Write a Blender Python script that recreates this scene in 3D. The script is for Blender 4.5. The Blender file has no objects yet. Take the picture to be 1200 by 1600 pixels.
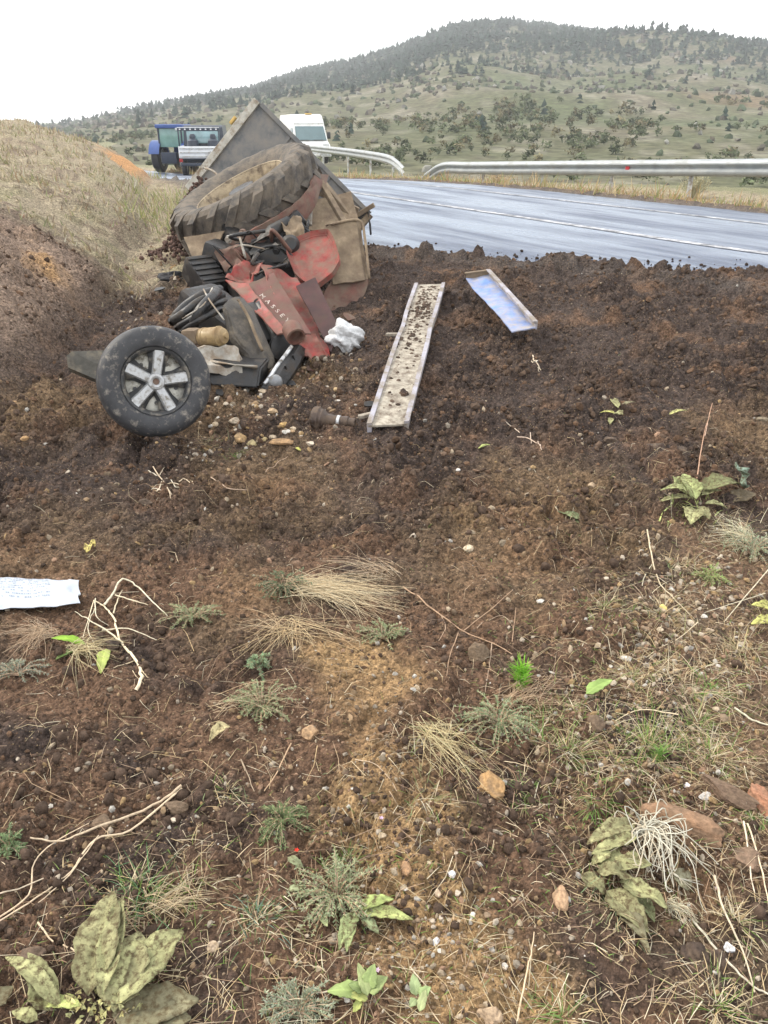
import bpy, bmesh, math, random
import numpy as np
from mathutils import Vector, Matrix, Quaternion

random.seed(7); rng = np.random.default_rng(11)
scene = bpy.context.scene
COL = scene.collection
R = math.radians

# ------------------------------------------------------------------ camera, sky, sun, exposure
HAZE = 0.0009
CAM_H, PITCH, F = 1.65, R(26.4), 1230.0          # F: focal length in pixels of a 1200 x 1600 frame
cam = bpy.data.cameras.new('camera'); cam_o = bpy.data.objects.new('camera', cam); COL.objects.link(cam_o)
cam.sensor_fit = 'VERTICAL'; cam.sensor_height = 36.0; cam.lens = 36.0*F/1600.0
cam.clip_start = 0.05; cam.clip_end = 6000
cam_o.location = (0, 0, CAM_H); cam_o.rotation_euler = (R(90)-PITCH, 0, 0)
scene.camera = cam_o

def ray(px, py):
    dx, dy = (px-600)/F, (800-py)/F
    return Vector((dx, math.cos(PITCH)+dy*math.sin(PITCH), -math.sin(PITCH)+dy*math.cos(PITCH)))

SUN_DIR = Vector((-0.70, 0.28, 0.62)).normalized()      # from the ground towards the sun
sun = bpy.data.lights.new('sun', 'SUN'); sun_o = bpy.data.objects.new('sun', sun); COL.objects.link(sun_o)
sun.energy = 1.5; sun.angle = R(10); sun.color = (1.0, 0.91, 0.77)
sun_o.rotation_euler = SUN_DIR.to_track_quat('Z', 'Y').to_euler()

world = bpy.data.worlds.new('World'); scene.world = world; world.use_nodes = True
nt = world.node_tree; nt.nodes.clear()
def wn(t, **k):
    n = nt.nodes.new(t)
    for a, b in k.items(): setattr(n, a, b)
    return n
w_out = wn('ShaderNodeOutputWorld'); w_bg = wn('ShaderNodeBackground'); w_bg.inputs['Strength'].default_value = 0.1
w_sky = wn('ShaderNodeTexSky', sky_type='NISHITA', sun_disc=False)
w_sky.sun_elevation = math.asin(SUN_DIR.z); w_sky.sun_rotation = math.atan2(SUN_DIR.x, SUN_DIR.y)
w_tc = wn('ShaderNodeTexCoord'); w_map = wn('ShaderNodeMapping'); w_map.inputs['Scale'].default_value = (1, 1, 2.6)
w_map.inputs['Location'].default_value = (0.29, 0.0, 0.4)
w_n = wn('ShaderNodeTexNoise'); w_n.inputs['Scale'].default_value = 3.2; w_n.inputs['Detail'].default_value = 7; w_n.inputs['Roughness'].default_value = 0.55
w_r = wn('ShaderNodeValToRGB'); w_r.color_ramp.elements[0].position = 0.32; w_r.color_ramp.elements[1].position = 0.44; w_r.color_ramp.elements[0].color = (.35, .35, .35, 1)
w_n2 = wn('ShaderNodeTexNoise'); w_n2.inputs['Scale'].default_value = 2.2; w_n2.inputs['Detail'].default_value = 5
w_c = wn('ShaderNodeMix', data_type='RGBA'); w_c.inputs[6].default_value = (8.6, 8.7, 8.9, 1); w_c.inputs[7].default_value = (9.6, 9.6, 9.6, 1)
w_mix = wn('ShaderNodeMix', data_type='RGBA')
L = nt.links.new
L(w_tc.outputs['Generated'], w_map.inputs['Vector']); L(w_map.outputs[0], w_n.inputs['Vector']); L(w_map.outputs[0], w_n2.inputs['Vector'])
gd = ray(588, 48).normalized(); w_dp = wn('ShaderNodeVectorMath', operation='DISTANCE'); w_dp.inputs[1].default_value = tuple(gd)
w_nm = wn('ShaderNodeVectorMath', operation='NORMALIZE'); L(w_tc.outputs['Generated'], w_nm.inputs[0]); L(w_nm.outputs[0], w_dp.inputs[0])
w_g = wn('ShaderNodeMapRange'); w_g.inputs[1].default_value = .0; w_g.inputs[2].default_value = .085; w_g.inputs[3].default_value = -.48; w_g.inputs[4].default_value = 0; L(w_dp.outputs['Value'], w_g.inputs[0])
w_ad = wn('ShaderNodeMath', operation='ADD'); L(w_n.outputs[0], w_ad.inputs[0]); L(w_g.outputs[0], w_ad.inputs[1]); L(w_ad.outputs[0], w_r.inputs[0]); L(w_r.outputs[0], w_mix.inputs[0]); L(w_n2.outputs[0], w_c.inputs[0])
L(w_sky.outputs[0], w_mix.inputs[6]); L(w_c.outputs[2], w_mix.inputs[7])
L(w_mix.outputs[2], w_bg.inputs['Color']); L(w_bg.outputs[0], w_out.inputs['Surface'])

vs = scene.view_settings
vs.view_transform = 'Standard'; vs.look = 'None'; vs.gamma = 1.0; vs.exposure = 1.2; vs.use_curve_mapping = False

# ------------------------------------------------------------------ helpers: rays, noise, meshes, materials
def at(px, py, Y):                                   # the point seen at a pixel, at distance Y
    r = ray(px, py); t = Y/r.y
    return Vector((r.x*t, Y, CAM_H+r.z*t))

_perm = np.random.default_rng(3).permutation(4096); _ang = np.random.default_rng(4).random(4096)*2*np.pi
_gx, _gy, _rv, _rv2 = np.cos(_ang), np.sin(_ang), np.random.default_rng(5).random(4096), np.random.default_rng(6).random(4096)
def _h(i, j, s): return _perm[(_perm[(i+s*131) & 4095]+j) & 4095]
def gnoise(x, y, s=0):
    x = np.asarray(x, float); y = np.asarray(y, float)
    i = np.floor(x).astype(int); j = np.floor(y).astype(int); fx = x-i; fy = y-j
    u = fx*fx*fx*(fx*(fx*6-15)+10); v = fy*fy*fy*(fy*(fy*6-15)+10)
    def g(a, b):
        k = _h(i+a, j+b, s); return _gx[k]*(fx-a)+_gy[k]*(fy-b)
    n0 = g(0, 0)*(1-u)+g(1, 0)*u; n1 = g(0, 1)*(1-u)+g(1, 1)*u
    return (n0*(1-v)+n1*v)*1.5
def fbm(x, y, o=4, s=0, g=0.5):
    t = 0; a = 1; n = 0
    for k in range(o):
        t = t+a*gnoise(x*2**k, y*2**k, s+k); n += a; a *= g
    return t/n
def lumps(x, y, s=0, fill=0.85):                     # rounded clods: one random dome per cell
    x = np.asarray(x, float); y = np.asarray(y, float)
    i = np.floor(x).astype(int); j = np.floor(y).astype(int); out = np.zeros(x.shape)
    for a in (-1, 0, 1):
        for b in (-1, 0, 1):
            k = _h(i+a, j+b, s); k2 = _h(i+a+57, j+b+91, s)
            cx = i+a+_rv[k]; cy = j+b+_rv2[k]; r = 0.25+0.55*_rv[k2]**2
            d2 = ((x-cx)**2+(y-cy)**2)/(r*r)
            out = np.maximum(out, np.where(_rv2[k2] < fill, r*np.sqrt(np.clip(1-d2, 0, 1)), 0))
    return out
def ss(a, b, x):
    t = np.clip((np.asarray(x, float)-a)/(b-a), 0, 1); return t*t*(3-2*t)

# ---- the lie of the land
ROADL = np.array([(17.5, 1.0), (8.6, 5.4), (6.0, 7.05), (4.25, 8.75), (1.95, 12.9), (-0.5, 17.05), (-3.9, 22.9), (-8.6, 30.5), (-15, 39), (-23, 47.5), (-34, 57)])
def road_off(x, y):
    """signed distance right of the near edge line, and distance along it"""
    x = np.asarray(x, float); y = np.asarray(y, float)
    best = np.full(x.shape, 1e9); off = np.zeros(x.shape); along = np.zeros(x.shape); acc = 0
    for k in range(len(ROADL)-1):
        p, q = ROADL[k], ROADL[k+1]; d = q-p; ln = math.hypot(*d); d = d/ln
        t = (x-p[0])*d[0]+(y-p[1])*d[1]; tc = np.clip(t, 0 if k else -50, ln if k < len(ROADL)-2 else ln+80)
        ex = x-(p[0]+tc*d[0]); ey = y-(p[1]+tc*d[1]); dd = np.hypot(ex, ey)
        s = ex*d[1]-ey*d[0]; m = dd < best
        best = np.where(m, dd, best); off = np.where(m, np.sign(s)*dd, off); along = np.where(m, acc+tc, along); acc += ln
    return off, along
BY = [-2, 2, 3.4, 4.8, 7.9, 11, 16, 21, 22.6, 24.5, 30, 60]; BX = [-4.2, -3.2, -2.5, -2.12, -2.5, -3.05, -4.3, -5.7, -6.2, -8.6, -13, -30]
EX = [-6, -2.2, -1.0, -0.15, 0.7, 1.3, 2.4, 3.6, 6, 9]; EY = [11.5, 10.2, 9.6, 9.25, 8.6, 8.35, 7.95, 7.6, 7.0, 6.0]
def soil_edge(x): return np.interp(x, EX, EY)
def near_off(y): return -np.interp(y, [5.0, 7.0, 8.0, 9.6, 12, 16, 21, 27], [0.9, 1.7, 2.6, 4.25, 3.9, 2.6, 1.5, 1.0])   # where the asphalt begins, under the soil
def rz(y): return 0.35-0.75*ss(18, 40, y)-.02*np.clip(np.asarray(y)-40, 0, 40)            # height of the road surface
def base_h(x, y):
    x = np.asarray(x, float); y = np.asarray(y, float)
    off, _ = road_off(x, y)
    shelf = ss(-9.0, -4.3, off)                       # rises from the ditch to the road shoulder
    z = rz(y)*shelf*ss(2.6, 7.6, y+0.10*x)
    z = z-0.10*np.exp(-((off+6.6)/1.1)**2)*ss(5, 9, y)*(1-ss(14, 24, y)*0.5)
    no_ = near_off(y); under = ss(no_-.35, no_+.05, off)*(1-ss(3.9, 4.3, off))
    z = z-0.10*under
    heap = (1-ss(-0.45, 0.35, y-soil_edge(x)-0.22*gnoise(x*1.3, y*1.3, 9)-0.10*gnoise(x*5, y*5, 19)))*ss(no_-.9, no_+.3, off)
    z = z+0.165*heap
    z = z-0.15*np.exp(-((x+.75)/.85)**2-((y-5.75)/.95)**2)   # the wreck has dug itself in
    z = z-0.05*np.exp(-((x+1.15)/.4)**2-((y-3.95)/.4)**2)
    d = np.interp(y, BY, BX)+0.22*gnoise(x*0.7+3, y*0.7, 21)-x
    dp = np.clip(d, 0, None)
    bank = (1.70*(1-np.exp(-dp*0.46))+0.012*dp)*ss(0, 0.35, dp)*ss(1.8, 4.6, y)
    z = z+bank*(1+0.10*gnoise(x*0.25, y*0.25, 22)+0.11*fbm(x*1.3, y*1.3, 4, 23))
    beyond = np.clip(off-5.5, 0, None)                # the verge falls gently to the valley field
    z = z-0.16*ss(4.1, 5.6, off)-0.75*ss(1.5, 25, beyond)-0.018*np.clip(beyond-10, 0, 110)
    return z, off, d, heap

def detail(x, y, off, d, heap):
    soil, grass = masks(x, y, off, d, heap)
    z = 0.05*fbm(x*0.8, y*0.8, 3, 40)+0.03*fbm(x*3.1, y*3.1, 3, 44)
    a = np.clip(soil*1.0+0.35, 0, 1.1)
    cl = 0.075*lumps(x*7, y*7, 50, .55)+0.040*lumps(x*15, y*15, 52, .8)+0.020*lumps(x*34, y*34, 54, .9)
    z = z+a*(0.6+0.55*ss(-.35, .35, gnoise(x*1.7, y*1.7, 60)))*cl*(.7+.65*ss(1.8, 4.2, y))+0.008*fbm(x*40, y*40, 2, 47)
    onb = ss(.1, .6, d); z = z+onb*soil*(.09*np.abs(fbm(x*1.6+y*1.1, y*.5-x*.8, 4, 48))+.05*lumps(x*3.2, y*3.2, 49, .5))
    no_ = near_off(y); road = ss(no_+.05, no_+.3, off)*(1-ss(3.9, 4.2, off))*(1-np.clip(heap*1.6, 0, 1))
    return z*(1-road)-0.03*road

def masks(x, y, off, d, heap):
    """how far the ground is spilled dark soil / grown over with grass"""
    n = fbm(x*0.9, y*0.9, 3, 70)
    lim = 8.5+0.9*gnoise(x*0.6, y*0.6, 71)            # where the soil on the bank ends
    onb = ss(0.0, 0.4, d)
    no_ = near_off(y); soil = (1-onb)*np.clip(1-ss(no_, no_+.3, off)*(1-np.clip(heap*3, 0, 1)), 0, 1)+onb*(1-ss(lim-0.3, lim+0.5, y+0.2*d))
    dl = np.interp(y, [8, 11, 14, 18, 24], [-4.8, -4.9, -4.2, -2.6, -1.6]); ditch = (1-onb)*(1-ss(dl-.5, dl+.5, off))*ss(7.2, 8.6, y+.4*n)
    soil = soil*(1-ditch)
    grass = onb*ss(lim-0.2, lim+0.9, y+0.2*d)+ditch*0.9+ss(4.2, 5.0, off)
    # bare, stony, weedy parts of the foreground
    wr = ss(0.15, 0.75, x-0.05-0.30*(y-1.0)+0.4*n)*(1-ss(2.7, 3.6, y+0.6*n))
    soil = soil*(1-0.75*wr)
    return np.clip(soil, 0, 1), np.clip(grass, 0, 1)

def gh(x, y):
    z, off, d, heap = base_h(x, y)
    return z+detail(x, y, off, d, heap)
import bisect
GRID = {}
def _look(k, x, y):
    ys, u, Z = GRID['ys'], GRID['u'], GRID[k]
    i = min(max(bisect.bisect_right(ys, y)-1, 0), len(ys)-2); f = (y-ys[i])/(ys[i+1]-ys[i]); q = x/(max(y, .2)+.35)
    j = min(max(bisect.bisect_right(u, q)-1, 0), len(u)-2); g = (q-u[j])/(u[j+1]-u[j]); f = min(max(f, 0), 1); g = min(max(g, 0), 1)
    return float((Z[i, j]*(1-g)+Z[i, j+1]*g)*(1-f)+(Z[i+1, j]*(1-g)+Z[i+1, j+1]*g)*f)
def hgt(x, y): return _look('z', x, y)               # height of the built ground
def bhg(x, y): return _look('b', x, y)               # the same without clods and bumps
def gpt(px, py, lift=0.0):                           # where a pixel's ray meets the ground
    r = ray(px, py); z = 0.0
    for _ in range(9):
        t = (z-CAM_H)/r.z; z = 0.5*z+0.5*hgt(r.x*t, r.y*t)
    t = (z-CAM_H)/r.z
    return Vector((r.x*t, r.y*t, z+lift))

def mesh_np(name, V, faces, cols=None, smooth=True):
    """faces: list of int arrays (n,3) / (n,4)"""
    me = bpy.data.meshes.new(name); V = np.asarray(V, np.float32)
    me.vertices.add(len(V)); me.vertices.foreach_set('co', V.ravel())
    idx = np.concatenate([np.asarray(f).ravel() for f in faces]).astype(np.int32)
    tot = np.concatenate([np.full(len(f), np.asarray(f).shape[1]) for f in faces]).astype(np.int32)
    st = np.concatenate([[0], np.cumsum(tot)[:-1]]).astype(np.int32)
    me.loops.add(len(idx)); me.loops.foreach_set('vertex_index', idx)
    me.polygons.add(len(tot)); me.polygons.foreach_set('loop_start', st)
    me.polygons.foreach_set('use_smooth', np.full(len(tot), smooth))
    me.update(calc_edges=True)
    if cols is not None:
        c = np.ones((len(V), 4), np.float32); c[:, :3] = cols
        a = me.color_attributes.new('col', 'FLOAT_COLOR', 'POINT'); a.data.foreach_set('color', c.ravel())
    return me
def link(name, me, m=None, parent=None, loc=None):
    o = bpy.data.objects.new(name, me); COL.objects.link(o)
    if m is not None and me is not None: me.materials.append(m)
    if parent is not None:
        o.parent = parent
        o.matrix_parent_inverse = Matrix.Translation(parent.location).inverted()   # meshes are written in world coordinates
    if loc is not None: o.location = loc
    return o
def tag(o, label, cat, group=None):
    o['label'] = label; o['category'] = cat
    if group: o['group'] = group
    return o
def stuff(o, label, cat): o['kind'] = 'stuff'; return tag(o, label, cat)
def thing(name, loc, label, cat, group=None):
    o = bpy.data.objects.new(name, None); COL.objects.link(o); o.location = loc; o.empty_display_size = 0.1
    return tag(o, label, cat, group)

ICO_V = []; t_ = (1+5**.5)/2
for a, b in ((-1, t_), (1, t_), (-1, -t_), (1, -t_)): ICO_V.append((a, b, 0))
for a, b in ((-1, t_), (1, t_), (-1, -t_), (1, -t_)): ICO_V.append((0, a, b))
for a, b in ((-1, t_), (1, t_), (-1, -t_), (1, -t_)): ICO_V.append((b, 0, a))
ICO_V = np.array(ICO_V, float); ICO_V /= np.linalg.norm(ICO_V[0])
def _hull(V):
    bm = bmesh.new()
    for v in V: bm.verts.new(v)
    bmesh.ops.convex_hull(bm, input=bm.verts); bm.verts.index_update()
    f = np.array([[v.index for v in p.verts] for p in bm.faces]); bm.free(); return f
ICO_F = _hull(ICO_V)
def ico(sub):
    bm = bmesh.new(); bmesh.ops.create_icosphere(bm, subdivisions=sub, radius=1)
    V = np.array([v.co[:] for v in bm.verts]); Fc = np.array([[v.index for v in f.verts] for f in bm.faces]); bm.free(); return V, Fc
def rotz_random(n, tilt=math.pi):
    a, b, c = rng.random((3, n)); a = a*2*np.pi; b = (b-.5)*2*tilt; c = (c-.5)*2*tilt
    ca, sa, cb, sb, cc, sc_ = np.cos(a), np.sin(a), np.cos(b), np.sin(b), np.cos(c), np.sin(c)
    Z = np.zeros(n); O = np.ones(n)
    Rz = np.stack([ca, -sa, Z, sa, ca, Z, Z, Z, O], -1).reshape(n, 3, 3)
    Ry = np.stack([cb, Z, sb, Z, O, Z, -sb, Z, cb], -1).reshape(n, 3, 3)
    Rx = np.stack([O, Z, Z, Z, cc, -sc_, Z, sc_, cc], -1).reshape(n, 3, 3)
    return Rz @ Ry @ Rx
def scatter(name, bv, bf, P, S, cols, jitter=0.0, tilt=math.pi, smooth=True):
    n, m = len(P), len(bv); S = np.asarray(S, float)
    if S.ndim == 1: S = np.stack([S, S, S], -1)
    B = np.repeat(bv[None], n, 0)
    if jitter: B = B*(1+jitter*(rng.random((n, m, 1))-.5)*2)
    V = np.einsum('nij,nmj->nmi', rotz_random(n, tilt), B*S[:, None, :])+P[:, None, :]
    Fc = (bf[None]+(np.arange(n)*m)[:, None, None]).reshape(-1, bf.shape[1])
    c = np.repeat(np.asarray(cols)[:, None, :], m, 1).reshape(-1, 3)
    return mesh_np(name, V.reshape(-1, 3), [Fc], c, smooth)

# ---- materials
def mat(name, base=(.5, .5, .5), rough=.7, metal=0.0, col_attr=False, var=0.25, vscale=30.0, bump=0.0, bscale=120.0,
        dirt=None, dirt_amt=0.5, dscale=6.0, dsharp=0.08, spec=0.4, rvar=0.0, trans=0.0, coords='Object', detail=6.0):
    m = bpy.data.materials.new(name); m.use_nodes = True; n = m.node_tree.nodes; l = m.node_tree.links.new
    b = n['Principled BSDF']; b.inputs['Roughness'].default_value = rough; b.inputs['Metallic'].default_value = metal
    b.inputs['Specular IOR Level'].default_value = spec
    tc = n.new('ShaderNodeTexCoord'); vec = tc.outputs[coords]
    if col_attr:
        a = n.new('ShaderNodeAttribute'); a.attribute_name = 'col'; src = a.outputs['Color']
    else:
        a = n.new('ShaderNodeRGB'); a.outputs[0].default_value = (*base, 1); src = a.outputs[0]
    if var:
        no = n.new('ShaderNodeTexNoise'); no.inputs['Scale'].default_value = vscale; no.inputs['Detail'].default_value = detail; no.inputs['Roughness'].default_value = .62
        l(vec, no.inputs['Vector'])
        mr = n.new('ShaderNodeMapRange'); mr.inputs[1].default_value = .3; mr.inputs[2].default_value = .7; mr.inputs[3].default_value = 1-var; mr.inputs[4].default_value = 1+var
        l(no.outputs[0], mr.inputs[0])
        mx = n.new('ShaderNodeVectorMath'); mx.operation = 'SCALE'; l(src, mx.inputs[0]); l(mr.outputs[0], mx.inputs['Scale']); src = mx.outputs[0]
    if dirt is not None:
        dn = n.new('ShaderNodeTexNoise'); dn.inputs['Scale'].default_value = dscale; dn.inputs['Detail'].default_value = 9; dn.inputs['Roughness'].default_value = .68
        l(vec, dn.inputs['Vector'])
        dr = n.new('ShaderNodeMapRange'); c0 = 0.5+(0.5-dirt_amt)*0.45
        dr.inputs[1].default_value = c0-dsharp; dr.inputs[2].default_value = c0+dsharp; l(dn.outputs[0], dr.inputs[0])
        dm = n.new('ShaderNodeMix'); dm.data_type = 'RGBA'; l(dr.outputs[0], dm.inputs[0]); l(src, dm.inputs[6]); dm.inputs[7].default_value = (*dirt, 1); src = dm.outputs[2]
        rr = n.new('ShaderNodeMapRange'); rr.inputs[3].default_value = rough; rr.inputs[4].default_value = .95; l(dr.outputs[0], rr.inputs[0]); l(rr.outputs[0], b.inputs['Roughness'])
        if metal:
            mm = n.new('ShaderNodeMapRange'); mm.inputs[3].default_value = metal; mm.inputs[4].default_value = 0; l(dr.outputs[0], mm.inputs[0]); l(mm.outputs[0], b.inputs['Metallic'])
    l(src, b.inputs['Base Color'])
    if bump:
        bn = n.new('ShaderNodeTexNoise'); bn.inputs['Scale'].default_value = bscale; bn.inputs['Detail'].default_value = 8; bn.inputs['Roughness'].default_value = .7
        l(vec, bn.inputs['Vector'])
        bp = n.new('ShaderNodeBump'); bp.inputs['Strength'].default_value = 1.0; bp.inputs['Distance'].default_value = bump; l(bn.outputs[0], bp.inputs['Height']); l(bp.outputs[0], b.inputs['Normal'])
    if trans:
        b.inputs['Transmission Weight'].default_value = trans
    return m

# ------------------------------------------------------------------ ground
def build_ground():
    ys = [-1.2]
    while ys[-1] < 125:
        y = ys[-1]
        ys.append(y+(0.06 if y < 0.55 else max(0.0075, 0.0043*y) if y < 12 else 0.012*y if y < 30 else 0.05*y))
    ys = np.array(ys)
    u = np.concatenate([np.linspace(-2.6, -0.62, 40)[:-1], np.linspace(-0.62, 0.62, 450), np.linspace(0.62, 2.6, 40)[1:]])
    Yg, U = np.meshgrid(ys, u, indexing='ij'); X = U*(np.clip(Yg, 0.2, None)+0.35)
    x = X.ravel(); y = Yg.ravel()
    z, off, d, heap = base_h(x, y); det = detail(x, y, off, d, heap); soil, grass = masks(x, y, off, d, heap)
    GRID.update(ys=ys.tolist(), u=u.tolist(), b=z.reshape(Yg.shape)); z = z+det; GRID['z'] = z.reshape(Yg.shape)
    # colour of the soil itself
    dark = np.array((0.064, 0.046, 0.038)); red = np.array((0.158, 0.093, 0.057)); sand = np.array((0.34, 0.22, 0.108)); tan = np.array((0.20, 0.14, 0.085))
    dryg = np.array((0.30, 0.25, 0.175)); ora = np.array((0.40, 0.24, 0.11)); grn = np.array((0.16, 0.19, 0.06))
    C = np.repeat(dark[None], len(x), 0)
    def mixc(C, col, f): f = np.clip(f, 0, 1)[:, None]; return C*(1-f)+col*f
    n1 = fbm(x*1.1, y*1.1, 4, 80); n2 = fbm(x*6, y*6, 3, 85); n3 = fbm(x*2.4+9, y*2.4, 4, 88)
    C = mixc(C, red, ss(-0.1, 0.4, n3+0.25*n2-0.12+0.40*(1-ss(2.2, 3.8, y)))*0.8)
    for px, py, rad, amt in SAND:
        p = gz(px, py); q = np.hypot((x-p[0])/rad, (y-p[1])/(rad*1.25))+0.9*n3+0.55*n2
        C = mixc(C, sand, (1-ss(0.15, 1.25, q))*amt)
    C = mixc(C, tan, (1-soil)*(1-grass)*0.55*ss(-.2, .3, n2+n1))
    onb = ss(0.0, 0.5, d)
    st = fbm(x*1.1+y*0.9, y*0.25-x*0.5, 4, 90)        # earthy streaks down the cut bank
    C = mixc(C, np.array((0.27, 0.195, 0.145)), onb*soil*(0.65+0.35*ss(-.3, .3, st)))
    C = mixc(C, ora, onb*soil*ss(0.06, 0.32, st)*0.85)
    g = dryg*(1+0.25*n2[:, None]); C = mixc(C, np.array((.22, .165, .12)), grass*.8); C = mixc(C, g, grass*ss(-0.35, 0.2, n2+0.6*n1+0.15))
    C = mixc(C, grn, grass*(0.25+0.5*ss(16, 26, x+y*0.2))*ss(-.1, .4, n3))
    far = ss(7, 10, off); C = mixc(C, np.array((0.16, 0.165, 0.085)), far*0.85*ss(-.4, .3, n3+.5))
    oc = at(226, 246, 19.5); cut = np.exp(-((x-oc.x+0.27*(y-19.5))/.9)**2-((y-19.5)/3.0)**2); C = mixc(C, np.array((0.46, 0.25, 0.11)), ss(0.2, 0.6, cut+0.3*n2)*onb)
    no_ = near_off(y); shoulder = ss(no_-.9, no_-.1, off)*(1-ss(3.9, 4.4, off))*(1-np.clip(heap*2, 0, 1))*(1-onb); C = mixc(C, np.array((0.13, 0.12, 0.11)), shoulder)
    r, c = Yg.shape; k = np.arange(r*c).reshape(r, c)
    Q = np.stack([k[:-1, :-1], k[:-1, 1:], k[1:, 1:], k[1:, :-1]], -1).reshape(-1, 4)
    me = mesh_np('ground', np.stack([x, y, z], -1), [Q], C)
    m = mat('soil', rough=.93, col_attr=True, var=.45, vscale=55, bump=.022, bscale=70, spec=.22, detail=8)
    n = m.node_tree.nodes; l = m.node_tree.links.new; b = n['Principled BSDF']
    # crumbs of differing tone, and pale grit
    tc = n.new('ShaderNodeTexCoord'); src = b.inputs['Base Color'].links[0].from_socket
    hts = []
    for sc_, lo, hi in ((62, .66, 1.42), (150, .72, 1.36)):
        vo = n.new('ShaderNodeTexVoronoi'); vo.inputs['Scale'].default_value = sc_; l(tc.outputs['Object'], vo.inputs['Vector']); sp = n.new('ShaderNodeSeparateColor'); l(vo.outputs['Color'], sp.inputs[0])
        mr = n.new('ShaderNodeMapRange'); mr.inputs[3].default_value = lo; mr.inputs[4].default_value = hi; l(sp.outputs[0], mr.inputs[0])
        sl = n.new('ShaderNodeVectorMath'); sl.operation = 'SCALE'; l(src, sl.inputs[0]); l(mr.outputs[0], sl.inputs['Scale']); src = sl.outputs[0]; hts.append((vo, sp, sc_))
    th = n.new('ShaderNodeMapRange'); th.inputs[1].default_value = .45; th.inputs[2].default_value = .30; l(hts[1][0].outputs['Distance'], th.inputs[0])
    gt = n.new('ShaderNodeMath'); gt.operation = 'GREATER_THAN'; gt.inputs[1].default_value = .93; l(hts[1][1].outputs[1], gt.inputs[0])
    mu = n.new('ShaderNodeMath'); mu.operation = 'MULTIPLY'; l(th.outputs[0], mu.inputs[0]); l(gt.outputs[0], mu.inputs[1])
    mx = n.new('ShaderNodeMix'); mx.data_type = 'RGBA'; l(mu.outputs[0], mx.inputs[0]); l(src, mx.inputs[6]); mx.inputs[7].default_value = (.34, .25, .15, 1); l(mx.outputs[2], b.inputs['Base Color'])
    nrm = b.inputs['Normal'].links[0].from_socket
    for vo, sp, sc_ in hts:
        bp = n.new('ShaderNodeBump'); bp.invert = True; bp.inputs['Distance'].default_value = .55/sc_; bp.inputs['Strength'].default_value = .9; l(vo.outputs['Distance'], bp.inputs['Height']); l(nrm, bp.inputs['Normal']); nrm = bp.outputs[0]
    l(nrm, b.inputs['Normal'])
    o = link('ground', me, m); o['kind'] = 'structure'
    o['label'] = 'dark spilled soil over the roadside verge, ditch and bank'
    return o
def gz(px, py, z=0.05):
    r = ray(px, py); t = (z-CAM_H)/r.z; return (r.x*t, r.y*t)
SAND = [(600, 1290, .22, .8), (590, 1060, .26, .75), (545, 1010, .12, .6), (700, 1500, .20, .75), (610, 1180, .16, .75), (660, 1420, .14, .5), (420, 740, .55, .28), (860, 770, .5, .30), (770, 860, .5, .25),
        (330, 640, .35, .30), (470, 600, .35, .35), (380, 920, .3, .25), (1010, 1300, .2, .4), (820, 1580, .12, .7), (1170, 690, .4, .3), (90, 640, .5, .35), (40, 880, .5, .2)]
ground = build_ground()

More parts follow.
